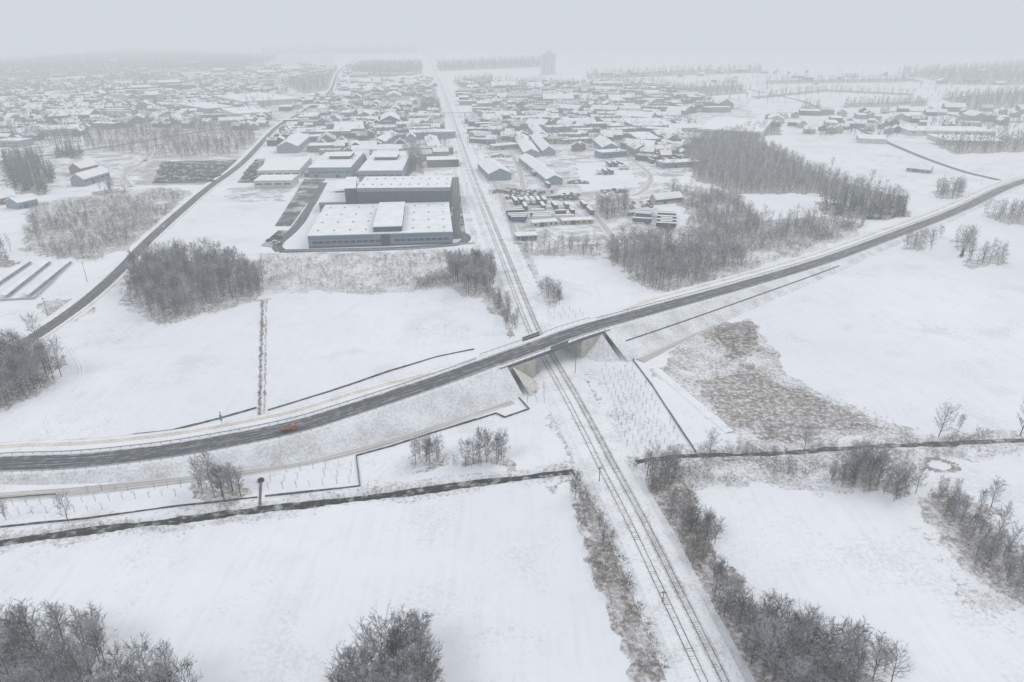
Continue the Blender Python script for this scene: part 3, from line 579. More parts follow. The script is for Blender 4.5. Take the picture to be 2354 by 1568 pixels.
saplings([(1250,722),(1340,705),(1345,728),(1262,745)],3.6,4,.3,14,'thin young sapling behind the road above the bridge','saplings behind the bridge')

# ---------------------------------------------------------------- buildings
CACHE={}
def bmeshes(L,Wd,h,rt,wm,rm):
    k=(round(L,1),round(Wd,1),round(h,1),rt,wm,rm)
    if k in CACHE: return CACHE[k]
    w=MB(); r=MB(); a,b=L/2,Wd/2
    if rt=='gable':
        rs=Wd*.22 if Wd>13 else Wd*.36; w.prism([(-b,-.4),(b,-.4),(b,h),(0,h+rs),(-b,h)],-a,a)
        s=rs/b
        for q in (-1,1): r.prism([(q*(b+.5),h-.5*s+.03),(0,h+rs+.03),(0,h+rs+.38),(q*(b+.5),h-.5*s+.36)],-a-.4,a+.4)
    else:
        w.box(-a,a,-b,b,-.4,h); r.box(-a-.15,a+.15,-b-.15,b+.15,h+.01,h+.4)
    CACHE[k]=(w.mesh('wall',M[wm]),r.mesh('roof',M[rm])); return CACHE[k]
WINM=MB().box(-.75,.75,-.04,.06,0,1.3).mesh('window',M['glass']); WINB=MB().box(-2.6,2.6,-.04,.06,0,1.1).mesh('window',M['glass']); DOORM=MB().box(-1.6,1.6,-.05,.06,-.05,3.2).mesh('door',M['walldark'])
CHIM=MB().box(-.35,.35,-.35,.35,0,1.7).mesh('chimney',M['wallbrick']); SKYL=MB().box(-.7,.7,-.7,.7,0,.4,tx=.2,ty=.2).mesh('skylight',M['wallgrey'])
BX=np.zeros((4000,3)); NB=0
def addb(x,y,r):
    global NB
    BX[NB]=(x,y,r); NB+=1
def bld(name,label,cat,x,y,rot,L,Wd,h,rt='flat',wm='wallgrey',rm='roof',group=None,win=0,door=0,detail=True):
    e=empty(name,x,y,0,rot); tag(e,label,cat,group); wme,rme=bmeshes(L,Wd,h,rt,wm,rm); inst('wall',wme,e); ro=inst('roof',rme,e); addb(x,y,max(L,Wd)/2)
    s=-1 if math.cos(rot)>0 else 1
    if win:
        big=L>22; me=WINB if big else WINM
        for i in range(win):
            inst('window',me,e,((i+.5)/win*L-L/2,s*(Wd/2),h*.5 if big else 1.1))
    for i in range(door): inst('door',DOORM,e,(-L/2+L*(i+.35)/max(1,door),s*(Wd/2+.01),0))
    if rt=='gable' and Wd<=13 and detail: inst('chimney',CHIM,ro,(L*.2,.8,h+Wd*.24))
    return e,ro
def quadb(name,label,cat,q,z,wm,rm='roof',win=0,door=0,**k):
    A=[np.array(G(x,y,z)) for x,y in q]; e=A[1]-A[0]; L=np.linalg.norm(e); e/=L; n_=np.array([-e[1],e[0]]); dp=(np.dot(A[3]-A[0],n_)+np.dot(A[2]-A[1],n_))/2
    c=A[0]+e*L/2+n_*dp/2; return bld(name,label,cat,c[0],c[1],math.atan2(e[1],e[0]),L,dp,z,'flat',wm,rm,None,win,door,**k)+(L,dp)
def roofbits(ro,L,Wd,h,nx,ny,name='skylight',me=None):
    for i in range(nx):
        for j in range(ny): inst(name,me or SKYL,ro,(-L/2+L*(i+.5)/nx,-Wd/2+Wd*(j+.5)/ny,h+.38))
e,ro,L,dp=quadb('warehouse','large low white roofed warehouse with long grey window front','warehouse',[(707,543),(1040,533),(1036,466),(725,472)],7.5,'wallgrey')
roofbits(ro,L,dp,7.5,9,4)
m=MB(); m.box(-L/2,-4,-.06,.1,5.2,6.9); m.build('cladding_band',M['wallblue'],e).location=(0,-dp/2,0); m=MB(); m.box(4,L/2,-.06,.1,5.2,6.9); m.build('cladding_band',M['wallblue'],e).location=(0,-dp/2,0)
WW=MB().box(-1.5,1.5,-.07,.06,0,1.5).mesh('window',M['glass'])
for i in range(22):
    x=-L/2+2+(L-4)*(i+.5)/22
    if abs(x-L*.03)<3.2: continue
    inst('window',WW,e,(x,-dp/2,2.6))
MB().box(-2.6,2.6,-.5,.2,0,7.2).build('glass_entrance',M['glass'],e).location=(L*.03,-dp/2,0)
MB().box(-L/2,L/2,-.09,.06,0,1.0).build('plinth',M['walldark'],e).location=(0,-dp/2-.01,0)
bx0=[G(842,522,11),G(908,521,11),G(917,466,11)]; cx=(bx0[0][0]+bx0[1][0])/2; wd=abs(bx0[1][0]-bx0[0][0]); loc=e.location; yb0=bx0[0][1]-loc.y; yb1=min(bx0[2][1]-loc.y,dp/2-1)
MB().box(cx-loc.x-wd/2,cx-loc.x+wd/2,yb0,yb1,7.9,11).build('roof_block',M['walldark'],e)
MB().box(cx-loc.x-wd/2-.2,cx-loc.x+wd/2+.2,yb0-.2,yb1+.2,11.01,11.4).build('block_roof',M['roof'],e)
e,ro,L,dp=quadb('factory_hall','tall dark blue grey factory hall behind the low warehouse','factory',[(820,433),(1035,431),(1032,405),(828,408)],18,'walldark')
MB().box(-L/2,L/2,-.08,.05,15.6,17.7).build('cladding_band',M['wallgrey'],e).location=(0,-dp/2,0); roofbits(ro,L,dp,18,10,2)
m=MB().box(-.06,.06,-.12,0,8,15.5).mesh('downpipe',M['wallgrey'])
for i in range(9): inst('downpipe',m,e,(-L/2+L*(i+.5)/9,-dp/2-.01,0))
quadb('factory_hall','narrow tall grey block joined to the left of the dark hall','factory',[(792,434),(818,433),(826,407),(800,408)],17,'walldark')
quadb('warehouse','low white annex left of the dark factory hall','warehouse',[(733,466),(818,464),(820,442),(748,446)],7,'wallgrey',win=4)
quadb('warehouse','long white roofed hall behind the small annex','warehouse',[(770,440),(822,438),(826,412),(785,414)],8,'wallgrey')
e,ro,L,dp=quadb('factory_hall','white roofed hall with dark raised roof box, left of the twin','factory',[(708,386),(806,385),(818,350),(728,351)],9,'wallgrey',win=6,door=2); MB().box(-L*.2,L*.32,0,dp*.3,9.4,12).build('roof_block',M['walldark'],e); MB().box(-L*.2-.2,L*.32+.2,-.2,dp*.3+.2,12.01,12.4).build('block_roof',M['roof'],e); roofbits(ro,L,dp*.5,9,4,1)
e,ro,L,dp=quadb('factory_hall','white roofed hall with raised roof box, right of the twin','factory',[(824,393),(924,392),(927,349),(838,349)],9,'wallgrey',win=6,door=2); MB().box(-L*.3,L*.25,0,dp*.25,9.4,12).build('roof_block',M['walldark'],e); MB().box(-L*.3-.2,L*.25+.2,-.2,dp*.25+.2,12.01,12.4).build('block_roof',M['roof'],e)
quadb('warehouse','pale warehouse left of the twin halls','warehouse',[(590,393),(688,391),(702,362),(612,362)],7,'wallwhite',win=5,door=1)
quadb('warehouse','small white hall beside the dark yard','warehouse',[(583,416),(670,415),(674,402),(592,403)],6.5,'wallwhite',win=4)
quadb('warehouse','white roofed hall behind the twin halls','warehouse',[(768,298),(838,296),(846,279),(776,281)],8,'wallgrey',win=4)
quadb('warehouse','broad white factory roof in the misty right centre','warehouse',[(1602,296),(1752,304),(1720,270),(1600,270)],7,'wallwhite',win=8)
quadb('warehouse','grey walled hall left of the broad white roof','warehouse',[(1462,290),(1560,288),(1550,270),(1458,272)],8,'wallgrey',win=5)
quadb('warehouse','long misty warehouse at the right edge, lower one','warehouse',[(2170,322),(2310,325),(2310,312),(2178,310)],5,'wallwhite',win=8)
quadb('warehouse','long misty warehouse at the right edge, upper one','warehouse',[(2090,300),(2290,303),(2296,292),(2104,290)],6,'wallwhite',win=8)
quadb('warehouse','white shed between the right edge warehouses and the wood','warehouse',[(1975,318),(2040,321),(2044,311),(1985,310)],5,'wallwhite')
quadb('warehouse','lowest pale hall of the hazy factory cluster left of centre','warehouse',[(540,262),(625,257),(640,242),(560,246)],9,'wallwhite',win=5)
quadb('warehouse','middle hall of the hazy factory cluster left of centre','warehouse',[(475,250),(540,245),(560,228),(495,232)],9,'wallgrey',win=4)
quadb('warehouse','topmost pale hall of the hazy factory cluster left of centre','warehouse',[(560,234),(690,226),(700,208),(585,214)],9,'wallwhite',win=6)
quadb('warehouse','long dark walled hall in the left suburb','warehouse',[(108,268),(205,264),(222,250),(130,252)],9,'walldark',win=5)
quadb('warehouse','long pale building at the left town car park','warehouse',[(0,290),(60,285),(70,276),(0,280)],7,'wallgrey')
sx,sy=G(1260,172); e=empty('silo_tower',sx,sy,0); e.scale=(.8,.8,.95); tag(e,'tall pale silo tower standing in the fog','tower')
cyl=MB().tube((0,0,-.5),(0,0,52),6.6,6.6,14).mesh('silo',M['silo'])
for i in range(4): inst('silo',cyl,e,(-20+i*13.4,0,0))
MB().box(-27,27,-7.5,7.5,52.01,60).build('gallery',M['silo'],e); MB().box(-12,12,-7,7,60.01,68).build('headhouse',M['silo'],e); MB().box(-28,28,-8,8,-.4,7).build('base',M['silo'],e)
def shed(x1,y1,x2,y2,w,h,label,rt='gable',wm='wallgrey',rm='roof',win=5,name='shed',group=None):
    a=np.array(G(x1,y1)); b=np.array(G(x2,y2)); c=(a+b)/2; d=b-a; return bld(name,label,'shed',c[0],c[1],math.atan2(d[1],d[0]),np.linalg.norm(d),w,h,rt,wm,rm,group,win,1)
for s in [(1208,372,1275,425,14,5,'longest diagonal shed beside the scrap yard'),(1196,322,1222,362,16,5,'diagonal shed nearest the railway in the yards'),(1225,298,1245,322,14,6,'white barn above the diagonal sheds'),(1235,328,1262,358,13,5,'diagonal shed right of the railway side shed'),
(1122,388,1150,415,20,6,'gabled hall beside the railway at the yard corner'),(1255,304,1340,300,18,7,'long flat shed north of the yards','flat'),(1290,330,1375,326,14,5,'long low shed in the middle of the yards','flat'),(1380,332,1404,352,18,6,'pitched roof shed by the curved dirt road'),
(1375,362,1432,358,16,6,'blue grey walled shed beside the open yard','flat','wallblue'),(1400,308,1465,304,16,6,'white shed north of the curved dirt road','flat'),(1500,322,1560,318,20,7,'white shed left of the large wood'),(1515,384,1600,380,16,5,'long low shed against the large wood','flat'),
(662,352,690,328,22,7,'pitched shed beside the left road'),(700,325,760,322,16,6,'low white shed behind the pale warehouse','flat'),(1480,352,1545,350,14,5,'low beige shed between dirt road and wood','gable','wallbeige'),(990,325,1002,352,14,5,'brown walled shed left of the railway','gable','wallbeige'),
(870,338,900,318,16,6,'green grey shed behind the twin halls'),(1130,345,1185,340,12,5,'low shed beside the railway curve','flat','wallbeige'),(1110,300,1160,296,16,6,'white hall at the railway edge of the yards','flat','wallwhite'),(1290,515,1360,512,7,3,'low shed at the front of the truck yard','flat','wallbeige'),
(1222,520,1280,516,7,3,'low white cabin row at the front of the truck yard','flat','wallwhite'),(1185,550,1232,548,8,3,'small shed in the front corner of the truck yard','flat','wallgrey'),(1500,468,1560,462,9,4,'brown shed by the parked trucks','gable','wallbeige'),
(2085,392,2140,398,9,3.5,'farmhouse range alone on the right hand meadow','gable','wallgrey'),(180,428,240,410,12,6,'farmhouse with snowy roof beside dark conifers'),(175,402,215,392,12,6,'second farm building left of the car park','gable','wallbrick'),
(30,480,75,470,14,5,'barn roof at the left edge below the town','gable'),(-10,470,30,462,12,5,'barn cut by the left edge','gable','wallbrick')]: shed(*s)
SPEC=[(9,8,5),(12,9,5.5),(11,10,6.5),(14,10,6),(16,11,6)]; SPECB=[(26,13,6),(34,15,7),(22,12,5),(42,18,8),(30,20,7),(55,26,8)]
def ok(x,y,r):
    if dRail(x,y)<16+r*.5 or dLeft(x,y)<10+r*.6: return False
    B_=BX[:NB]; return bool(np.all((x-B_[:,0])**2+(y-B_[:,1])**2>(r+B_[:,2])**2*.5))
FILL=[]
def district(poly,n,small,label,group,sname,rots,wms,h=0,win=True,fill=0):
    Wp=W(poly); x0,y0=Wp.min(0); x1,y1=Wp.max(0); k=0; N_=(n+fill)*40
    ly=np.exp(nr.uniform(math.log(y0),math.log(y1),N_)); lx=nr.uniform(x0,x1,N_); mm=polymask(lx,ly,Wp)
    for x,y in zip(lx[mm].tolist(),ly[mm].tolist()):
        if k>=n+fill: break
        sm=rnd.random()<small; S=rnd.choice(SPEC if sm else SPECB); r=max(S[:2])/2
        if not ok(x,y,r): continue
        rt='gable' if (sm or rnd.random()<.3) else 'flat'; wm=rnd.choice(wms); rot=rnd.choice(rots)+rnd.uniform(-.06,.06)
        near_=y<1150
        if k<n: bld(sname,label,'house' if sname=='house' else 'shed',x,y,rot,S[0],S[1],S[2]+h,rt,wm,'roof' if rnd.random()<.65 else 'roofgrey',group,(4 if near_ and win else 0),(1 if near_ and win else 0),detail=near_)
        else: addb(x,y,r); FILL.append((x,y,rot,S[0],S[1],S[2]+h,rt))
        k+=1
WM=['wallwhite','wallbeige','wallgrey','wallbrick','wallgrey','walldark']
district([(1090,350),(1085,262),(1560,258),(1590,300),(1560,395),(1450,360),(1300,345)],62,.3,'snow roofed shed in the yards right of the railway','sheds in the eastern yards','industrial_shed',[0.1,.1+math.pi/2,.1,-.5],WM+['wallblue'],fill=100)
district([(600,350),(700,262),(1000,262),(1035,330),(1045,390),(955,395),(700,345)],46,.35,'snow roofed shed between left road and railway','sheds between road and railway','industrial_shed',[0.15,.15+math.pi/2],WM,fill=90)
district([(640,262),(790,190),(990,180),(1005,262)],34,.45,'hazy snow roofed building between far road and railway','hazy buildings between road and railway','far_building',[0.2,1.7],WM,fill=140)
district([(1070,258),(1060,190),(1500,195),(1650,235),(1660,258)],44,.3,'hazy snow roofed building beyond the eastern yards','hazy buildings beyond the yards','far_building',[0.1,1.6],WM,fill=200)
district([(0,345),(0,262),(200,240),(420,262),(560,240),(640,262),(600,300),(300,290)],70,.85,'snow roofed house in the near part of the left town','houses in the near left town','house',[.3,.3+1.57,-.2],WM,fill=110)
district([(0,262),(0,190),(620,185),(640,235),(400,255)],110,.8,'tiny misty house in the far part of the left town','houses in the far left town','house',[.3,1.87],WM,fill=520)
district([(0,190),(0,140),(300,130),(700,160),(620,190)],1,.6,'tiny misty house at the foggy end of town','houses in the foggy end of town','house',[.3,1.87],WM,fill=240)
district([(250,235),(420,200),(470,220),(300,245)],14,0,'misty apartment block above the left town','misty apartment blocks','apartment_block',[.1,.5],['wallbrick','wallwhite'],h=9)
district([(1760,300),(1760,265),(2354,250),(2354,285),(2000,320)],28,.6,'hazy snow roofed building in the right settlement','hazy buildings in the right settlement','far_building',[-.25,1.3],WM,fill=35)
district([(1380,190),(1380,165),(2300,160),(2300,200)],20,.5,'faint building on the far right plain','faint buildings on the far plain','far_building',[-.2,1.3],WM,fill=20)
district([(480,185),(560,150),(950,140),(950,180)],26,.5,'faint building at the far end of the road','faint buildings by the far road','far_building',[.2,1.6],WM,fill=110)
Vs=[];Fs=[];Ms=[]; k=0
for x,y,rot,L,Wd,h,rt in FILL:
    a,b=L/2,Wd/2; rs=Wd*.3 if rt=='gable' else .3
    T=np.array([(-a,-b,-.4),(a,-b,-.4),(a,b,-.4),(-a,b,-.4),(-a,-b,h),(a,-b,h),(a,b,h),(-a,b,h),(-a-.3,-b-.4,h),(a+.3,-b-.4,h),(a+.3,b+.4,h),(-a-.3,b+.4,h),(-a-.3,0,h+rs),(a+.3,0,h+rs)],float)
    c,s=math.cos(rot),math.sin(rot); V=T.copy(); V[:,0]=T[:,0]*c-T[:,1]*s+x; V[:,1]=T[:,0]*s+T[:,1]*c+y; Vs.append(V)
    Fs.append(np.array([(0,1,5),(0,5,4),(1,2,6),(1,6,5),(2,3,7),(2,7,6),(3,0,4),(3,4,7),(8,9,13),(8,13,12),(10,11,12),(10,12,13),(8,12,11),(9,10,13)])+k); rmi=1 if rnd.random()<.7 else 2; Ms+= [0]*8+[rmi]*4+[0]*2; k+=14
tag(mk('town_buildings',np.vstack(Vs),np.vstack(Fs),[M['wallmix'],M['roof'],M['roofgrey']],mi=Ms),'remaining small snow roofed buildings scattered through the misty districts','buildings',kind='stuff')

# ---------------------------------------------------------------- vehicles
def car_mesh(paint,snow=True):
    m=MB(); m.prism([(-2.15,.35),(2.15,.35),(2.2,.7),(1.2,.92),(-1.9,.95),(-2.2,.75)],-.88,.88,'y')
    m.hexa([(-1.75,-.8,.93),(1.1,-.8,.93),(1.1,.8,.93),(-1.75,.8,.93),(-1.2,-.62,1.42),(.35,-.62,1.42),(.35,.62,1.42),(-1.2,.62,1.42)],1)
    m.box(-1.2,.4,-.62,.62,1.425,1.5,2 if snow else 0)
    if snow: m.box(1.25,2.1,-.75,.75,.86,.93,2)
    for x in (-1.35,1.35):
        for y in (-.82,.82): m.tube((x,y-.1,.33),(x,y+.1,.33),.33,.33,8,3)
    return m.mesh('car',[M[paint],M['glass'],M['roof'],M['black']])
CARS=[car_mesh(p,s) for p,s in (('darkp',False),('greyp',True),('whitep',True),('redp',False),('bluep',False),('greyp',False),('darkp',True))]
def cargrid(poly,rot,dx,dy,p,cap,label,group,rowpair=True):
    Wp=W(poly); c=Wp.mean(0); ca,sa=math.cos(rot),math.sin(rot); n=0
    for j in range(-20,20):
        for i in range(-40,40):
            if rnd.random()>p or n>=cap: continue
            u=i*dx; v=j*dy+(2.4 if rowpair and j%2 else 0); x=c[0]+u*ca-v*sa; y=c[1]+u*sa+v*ca
            if polymask(np.array([x]),np.array([y]),Wp)[0]:
                n+=1; o=inst('parked_car',CARS[rnd.choice((0,0,1,2,3,4,5,5,6))],None,(x,y,.22),rot+math.pi/2+rnd.uniform(-.04,.04)+(math.pi if rnd.random()<.5 else 0)); tag(o,label,'car',group)
cargrid([(352,420),(374,374),(542,370),(492,418)],-.18,2.75,8.5,.8,170,'parked car in the crowded lot left of the side road','cars in the crowded lot')
cargrid([(604,563),(640,532),(660,532),(640,568)],-.75,2.8,9,.6,10,'parked car beside the low warehouse yard','cars beside the warehouse yard')
cargrid([(550,418),(588,418),(604,370),(588,368)],-.3,2.8,8,.75,36,'parked car between side road and pale warehouse','cars by the pale warehouse')
cargrid([(1150,455),(1200,440),(1330,445),(1330,462),(1170,462)],.3,3.2,9,.55,40,'parked car along the top of the truck yard','cars at the top of the truck yard')
cargrid([(1440,500),(1440,465),(1500,458),(1500,480)],.3,3.2,8,.6,16,'parked car in the truck yard','cars in the truck yard')
def vehicle_car(px,py,rot,label):
    x,y=G(px,py); e=empty('car',x,y,.33,rot); tag(e,label,'car')
    MB().prism([(-2.15,.35),(2.15,.35),(2.2,.7),(1.2,.92),(-1.9,.95),(-2.2,.75)],-.88,.88,'y').build('body',M['whitep'],e)
    MB().hexa([(-1.75,-.8,.93),(1.1,-.8,.93),(1.1,.8,.93),(-1.75,.8,.93),(-1.2,-.62,1.42),(.35,-.62,1.42),(.35,.62,1.42),(-1.2,.62,1.42)]).build('window',M['glass'],e); MB().box(-1.2,.4,-.62,.62,1.425,1.5).build('roof',M['whitep'],e)
    for a in (-1.35,1.35):
        for b in (-.82,.82): MB().tube((a,b-.1,.33),(a,b+.1,.33),.33,.33,10).build('wheel',M['black'],e)
    for b in (-.6,.6): MB().box(2.15,2.24,b-.18,b+.18,.55,.72).build('headlight',M['line'],e)
ll=leftP[np.argmin(abs(np.array([PX(*p)[1] for p in leftP])-525))]; pp=PX(*ll); vehicle_car(pp[0]+4,pp[1],math.radians(110),'white car driving on the left side road')
def trailer_mesh(paint):
    m=MB(); m.box(-6.5,6.5,-1.25,1.25,1.15,3.9,0); m.box(-6.55,6.55,-1.28,1.28,3.91,4.05,1); m.box(-6.3,6.3,-.5,.5,.85,1.14,2)
    for x in (-4.8,-3.6,-2.4):
        for y in (-1.,1.): m.tube((x,y-.2,.5),(x,y+.2,.5),.5,.5,8,2)
    m.box(4.,4.25,-.9,-.7,0,.9,2); m.box(4.,4.25,.7,.9,0,.9,2); return m.mesh('trailer',[M[paint],M['roof'],M['black']])
TR=[trailer_mesh(p) for p in ('greyp','bluep','whitep','darkp','walldark','greyp')]
def trailers(poly,rot,dx,dy,p,cap,label,group):
    Wp=W(poly); c=Wp.mean(0); ca,sa=math.cos(rot),math.sin(rot); n=0
    for j in range(-15,15):
        for i in range(-30,30):
            if rnd.random()>p or n>=cap: continue
            u=i*dx; v=j*dy; x=c[0]+u*ca-v*sa; y=c[1]+u*sa+v*ca
            if polymask(np.array([x]),np.array([y]),Wp)[0]:
                n+=1; o=inst('semi_trailer',TR[rnd.randrange(6)],None,(x,y,.05),rot+math.pi/2+rnd.uniform(-.05,.05)); o.scale=(rnd.choice((1,1,.6,.8)),1,1); tag(o,label,'trailer',group)
trailers([(1165,478),(1170,462),(1345,470),(1360,490),(1340,498)],.15,4.4,19,.6,24,'parked trailer in the upper rows of the truck yard','upper truck yard trailers')
trailers([(1170,512),(1160,490),(1330,495),(1300,507)],1.7,4.6,16,.7,16,'parked trailer in the middle row of the truck yard','middle truck yard trailers')
trailers([(1470,515),(1480,490),(1580,505),(1590,528),(1540,530)],1.35,4.6,16,.8,14,'long parked trailer beside the eastern wood','trailers beside the wood')
trailers([(1232,390),(1280,425),(1262,436),(1215,400)],.2,3.6,17,.6,12,'trailer parked beside the longest diagonal shed','trailers by the diagonal shed')
trailers([(1340,395),(1430,372),(1450,390),(1380,405)],.2,5.5,18,.5,12,'trailer parked around the open snowy yard','trailers around the open yard')
trailers([(1470,378),(1500,350),(1590,360),(1580,378)],.2,5,17,.5,16,'trailer stored beside the large wood','trailers stored by the large wood')
def pile(px,py,r,label,mat):
    x,y=G(px,py); m=MB(); m.box(-r*1.3,r*1.3,-r*.8,r*.8,-.3,.5,0,r*.5,r*.3)
    for i in range(60):
        a=rnd.uniform(0,6.28); d=min(r*.8,r*abs(rnd.gauss(0,.4))); h=max(.2,(1-d/r)*2.2*rnd.random()+.2); X_=d*math.cos(a)*1.5; Y_=d*math.sin(a); s=rnd.uniform(.4,1.8); m.box(X_-s,X_+s,Y_-s*.6,Y_+s*.6,-.2,h+.4,rnd.choice((0,0,1)),.3,.2)
    o=m.build('scrap_heap',[M[mat],M['roof']]); o.location=(x,y,0); tag(o,label,'heap')
for a in [(1170,440,12,'scrap heap nearest the railway in the yards','wood'),(1215,448,10,'scrap heap below the diagonal shed','greyp'),(1300,455,9,'dark scrap heap by the dirt road','fence'),(1410,440,9,'long heap left of the curved dirt road','wood'),(1150,360,9,'dark stack beside the railway side sheds','greyp'),(1330,420,8,'brown heap right of the diagonal shed','wood'),(1600,372,10,'timber stack by the large wood','wallbeige')]: pile(*a)
i=int(np.argmin(abs(roadPX-662))); t_,N_=nrm(roadP); p=roadP[i]+np.array([N_[i][0]*1.8,N_[i][1]*1.8,0]); e=empty('service_truck',p[0],p[1],p[2]+.05,math.atan2(t_[i][1],t_[i][0])); e.scale=(.55,.7,.68); tag(e,'small orange road maintenance truck with plough driving on the main road','truck')
MB().box(-3.8,3.6,-.55,.55,.6,.95).build('chassis',M['black'],e)
MB().hexa([(1.7,-1.2,.95),(3.7,-1.2,.95),(3.7,1.2,.95),(1.7,1.2,.95),(1.7,-1.15,3.0),(3.25,-1.15,3.0),(3.25,1.15,3.0),(1.7,1.15,3.0)]).build('cab',M['orange'],e)
MB().hexa([(3.6,-1.05,1.75),(3.68,-1.05,1.75),(3.68,1.05,1.75),(3.6,1.05,1.75),(3.36,-1.02,2.75),(3.44,-1.02,2.75),(3.44,1.02,2.75),(3.36,1.02,2.75)]).build('windscreen',M['glass'],e)
for s in (-1.2,1.2): MB().box(2.1,3.2,s-.03,s+.03,1.8,2.6).build('side_window',M['glass'],e)
MB().hexa([(-3.4,-.7,1.),(1.3,-.7,1.),(1.3,.7,1.),(-3.4,.7,1.),(-3.8,-1.25,2.2),(1.5,-1.25,2.2),(1.5,1.25,2.2),(-3.8,1.25,2.2)]).build('tipper_body',M['orange'],e); MB().box(-3.2,1.1,-1.,1.,2.21,2.6,0,.4,.3).build('load',M['greyp'],e)
MB().prism([(4.3,.1),(4.6,.2),(4.45,.7),(4.65,1.2),(4.45,1.2),(4.2,.6)],-1.6,1.6,'y').build('plough',M['orange'],e)
MB().box(3.6,4.3,-.4,.4,.5,.8).build('plough_arm',M['black'],e); MB().tube((2.4,0,3.0),(2.4,0,3.25),.15,.12,8).build('beacon',M['orange'],e)
MB().box(-4.6,-3.8,-.9,.9,.6,1.5).build('spreader',M['greyp'],e)
for a in (-2.7,-1.4,2.5):
    for b in (-1.,1.): MB().tube((a,b-.18,.5),(a,b+.18,.5),.5,.5,12).build('wheel',M['black'],e)
def pole(px,py,h,label,arm=True,mat='greyp'):
    x,y=G(px,py); e=empty('pole',x,y,0); tag(e,label,'pole'); MB().tube((0,0,-.3),(0,0,h),.14,.09,8).build('shaft',M[mat],e)
    if arm: MB().box(-.7,.7,-.06,.06,h-.7,h-.5).build('crossarm',M[mat],e)
for a in [(1322,860,8,'slim pole beside the railway just below the bridge'),(1377,1112,6,'signal pole on the railway where the stream passes under'),(1522,1392,4.5,'small mast beside the tracks in the foreground'),(1074,452,11,'mast left of the railway beside the warehouses'),(1050,385,11,'mast beside the railway behind the warehouses'),(201,648,11,'leaning utility pole next to the solar field'),(110,726,9,'utility pole beside the bend of the left road'),(1075,340,11,'mast beside the far railway')]: pole(*a)
def lamp(px,py,label,group=None):
    x,y=G(px,py); e=empty('street_lamp',x,y,0); tag(e,label,'street lamp',group); MB().tube((0,0,-.2),(0,0,8.5),.12,.07,6).build('post',M['steel'],e); MB().tube((0,0,8.4),(1.3,0,8.8),.05,.05,5).build('arm',M['steel'],e); MB().box(1.2,1.9,-.14,.14,8.72,8.86).build('lamp_head',M['greyp'],e)
for x,y in [(2225,455),(2255,425),(2215,405),(2290,440),(2320,408)]: lamp(x,y,'thin street lamp at the road junction','lamps at the junction')
i=int(np.argmin(abs(roadPX-490))); q=roadP[i]-np.array([N_[i][0]*11,N_[i][1]*11,0]); e=empty('road_sign',q[0],q[1],q[2]); tag(e,'teal green mast with a narrow panel behind the road','road sign')
MB().tube((0,0,-.5),(0,0,4.8),.1,.08,8).build('post',M['steel'],e); MB().box(-.45,.35,-.05,.05,1.4,3.4).build('panel',M['tealsign'],e); MB().box(-.15,.15,-.06,.06,3.41,4.6).build('banner',M['tealsign'],e)
for k,(a,b,w) in enumerate([((-30,672),(68,606),'left'),((12,686),(112,606),'middle'),((64,684),(160,606),'right')]):
    A=np.array(G(*a)); B=np.array(G(*b)); d=B-A; L=np.linalg.norm(d); e=empty('solar_array',A[0],A[1],0,math.atan2(d[1],d[0])); tag(e,'%s of the three long solar panel rows at the left edge'%w,'solar panels')
    MB().hexa([(0,-1.7,.7),(L,-1.7,.7),(L,1.7,2.),(0,1.7,2.),(0,-1.7,.8),(L,-1.7,.8),(L,1.7,2.1),(0,1.7,2.1)]).build('panel',M['solar'],e); MB().hexa([(.1,-.5,1.27),(L-.1,-.5,1.27),(L-.1,1.6,2.08),(.1,1.6,2.08),(.1,-.5,1.42),(L-.1,-.5,1.42),(L-.1,1.6,2.24),(.1,1.6,2.24)]).build('snow_cover',M['roof'],e)
    pm=MB().box(0,.12,-.06,.06,-.2,1.3).mesh('post',M['steel'])
    for j in range(0,int(L/5)+1): inst('post',pm,e,(min(j*5,L-.2),0,0))
x,y=G(1045,268); e=empty('far_bridge',x,y,0,.1); tag(e,'small hazy road bridge crossing the far railway','bridge'); MB().box(-28,28,-2,2,5,5.8).build('deck',M['concrete'],e)
for s in (-16,16): MB().box(s-1,s+1,-1.8,1.8,-.5,4.99).build('pier',M['concrete'],e)

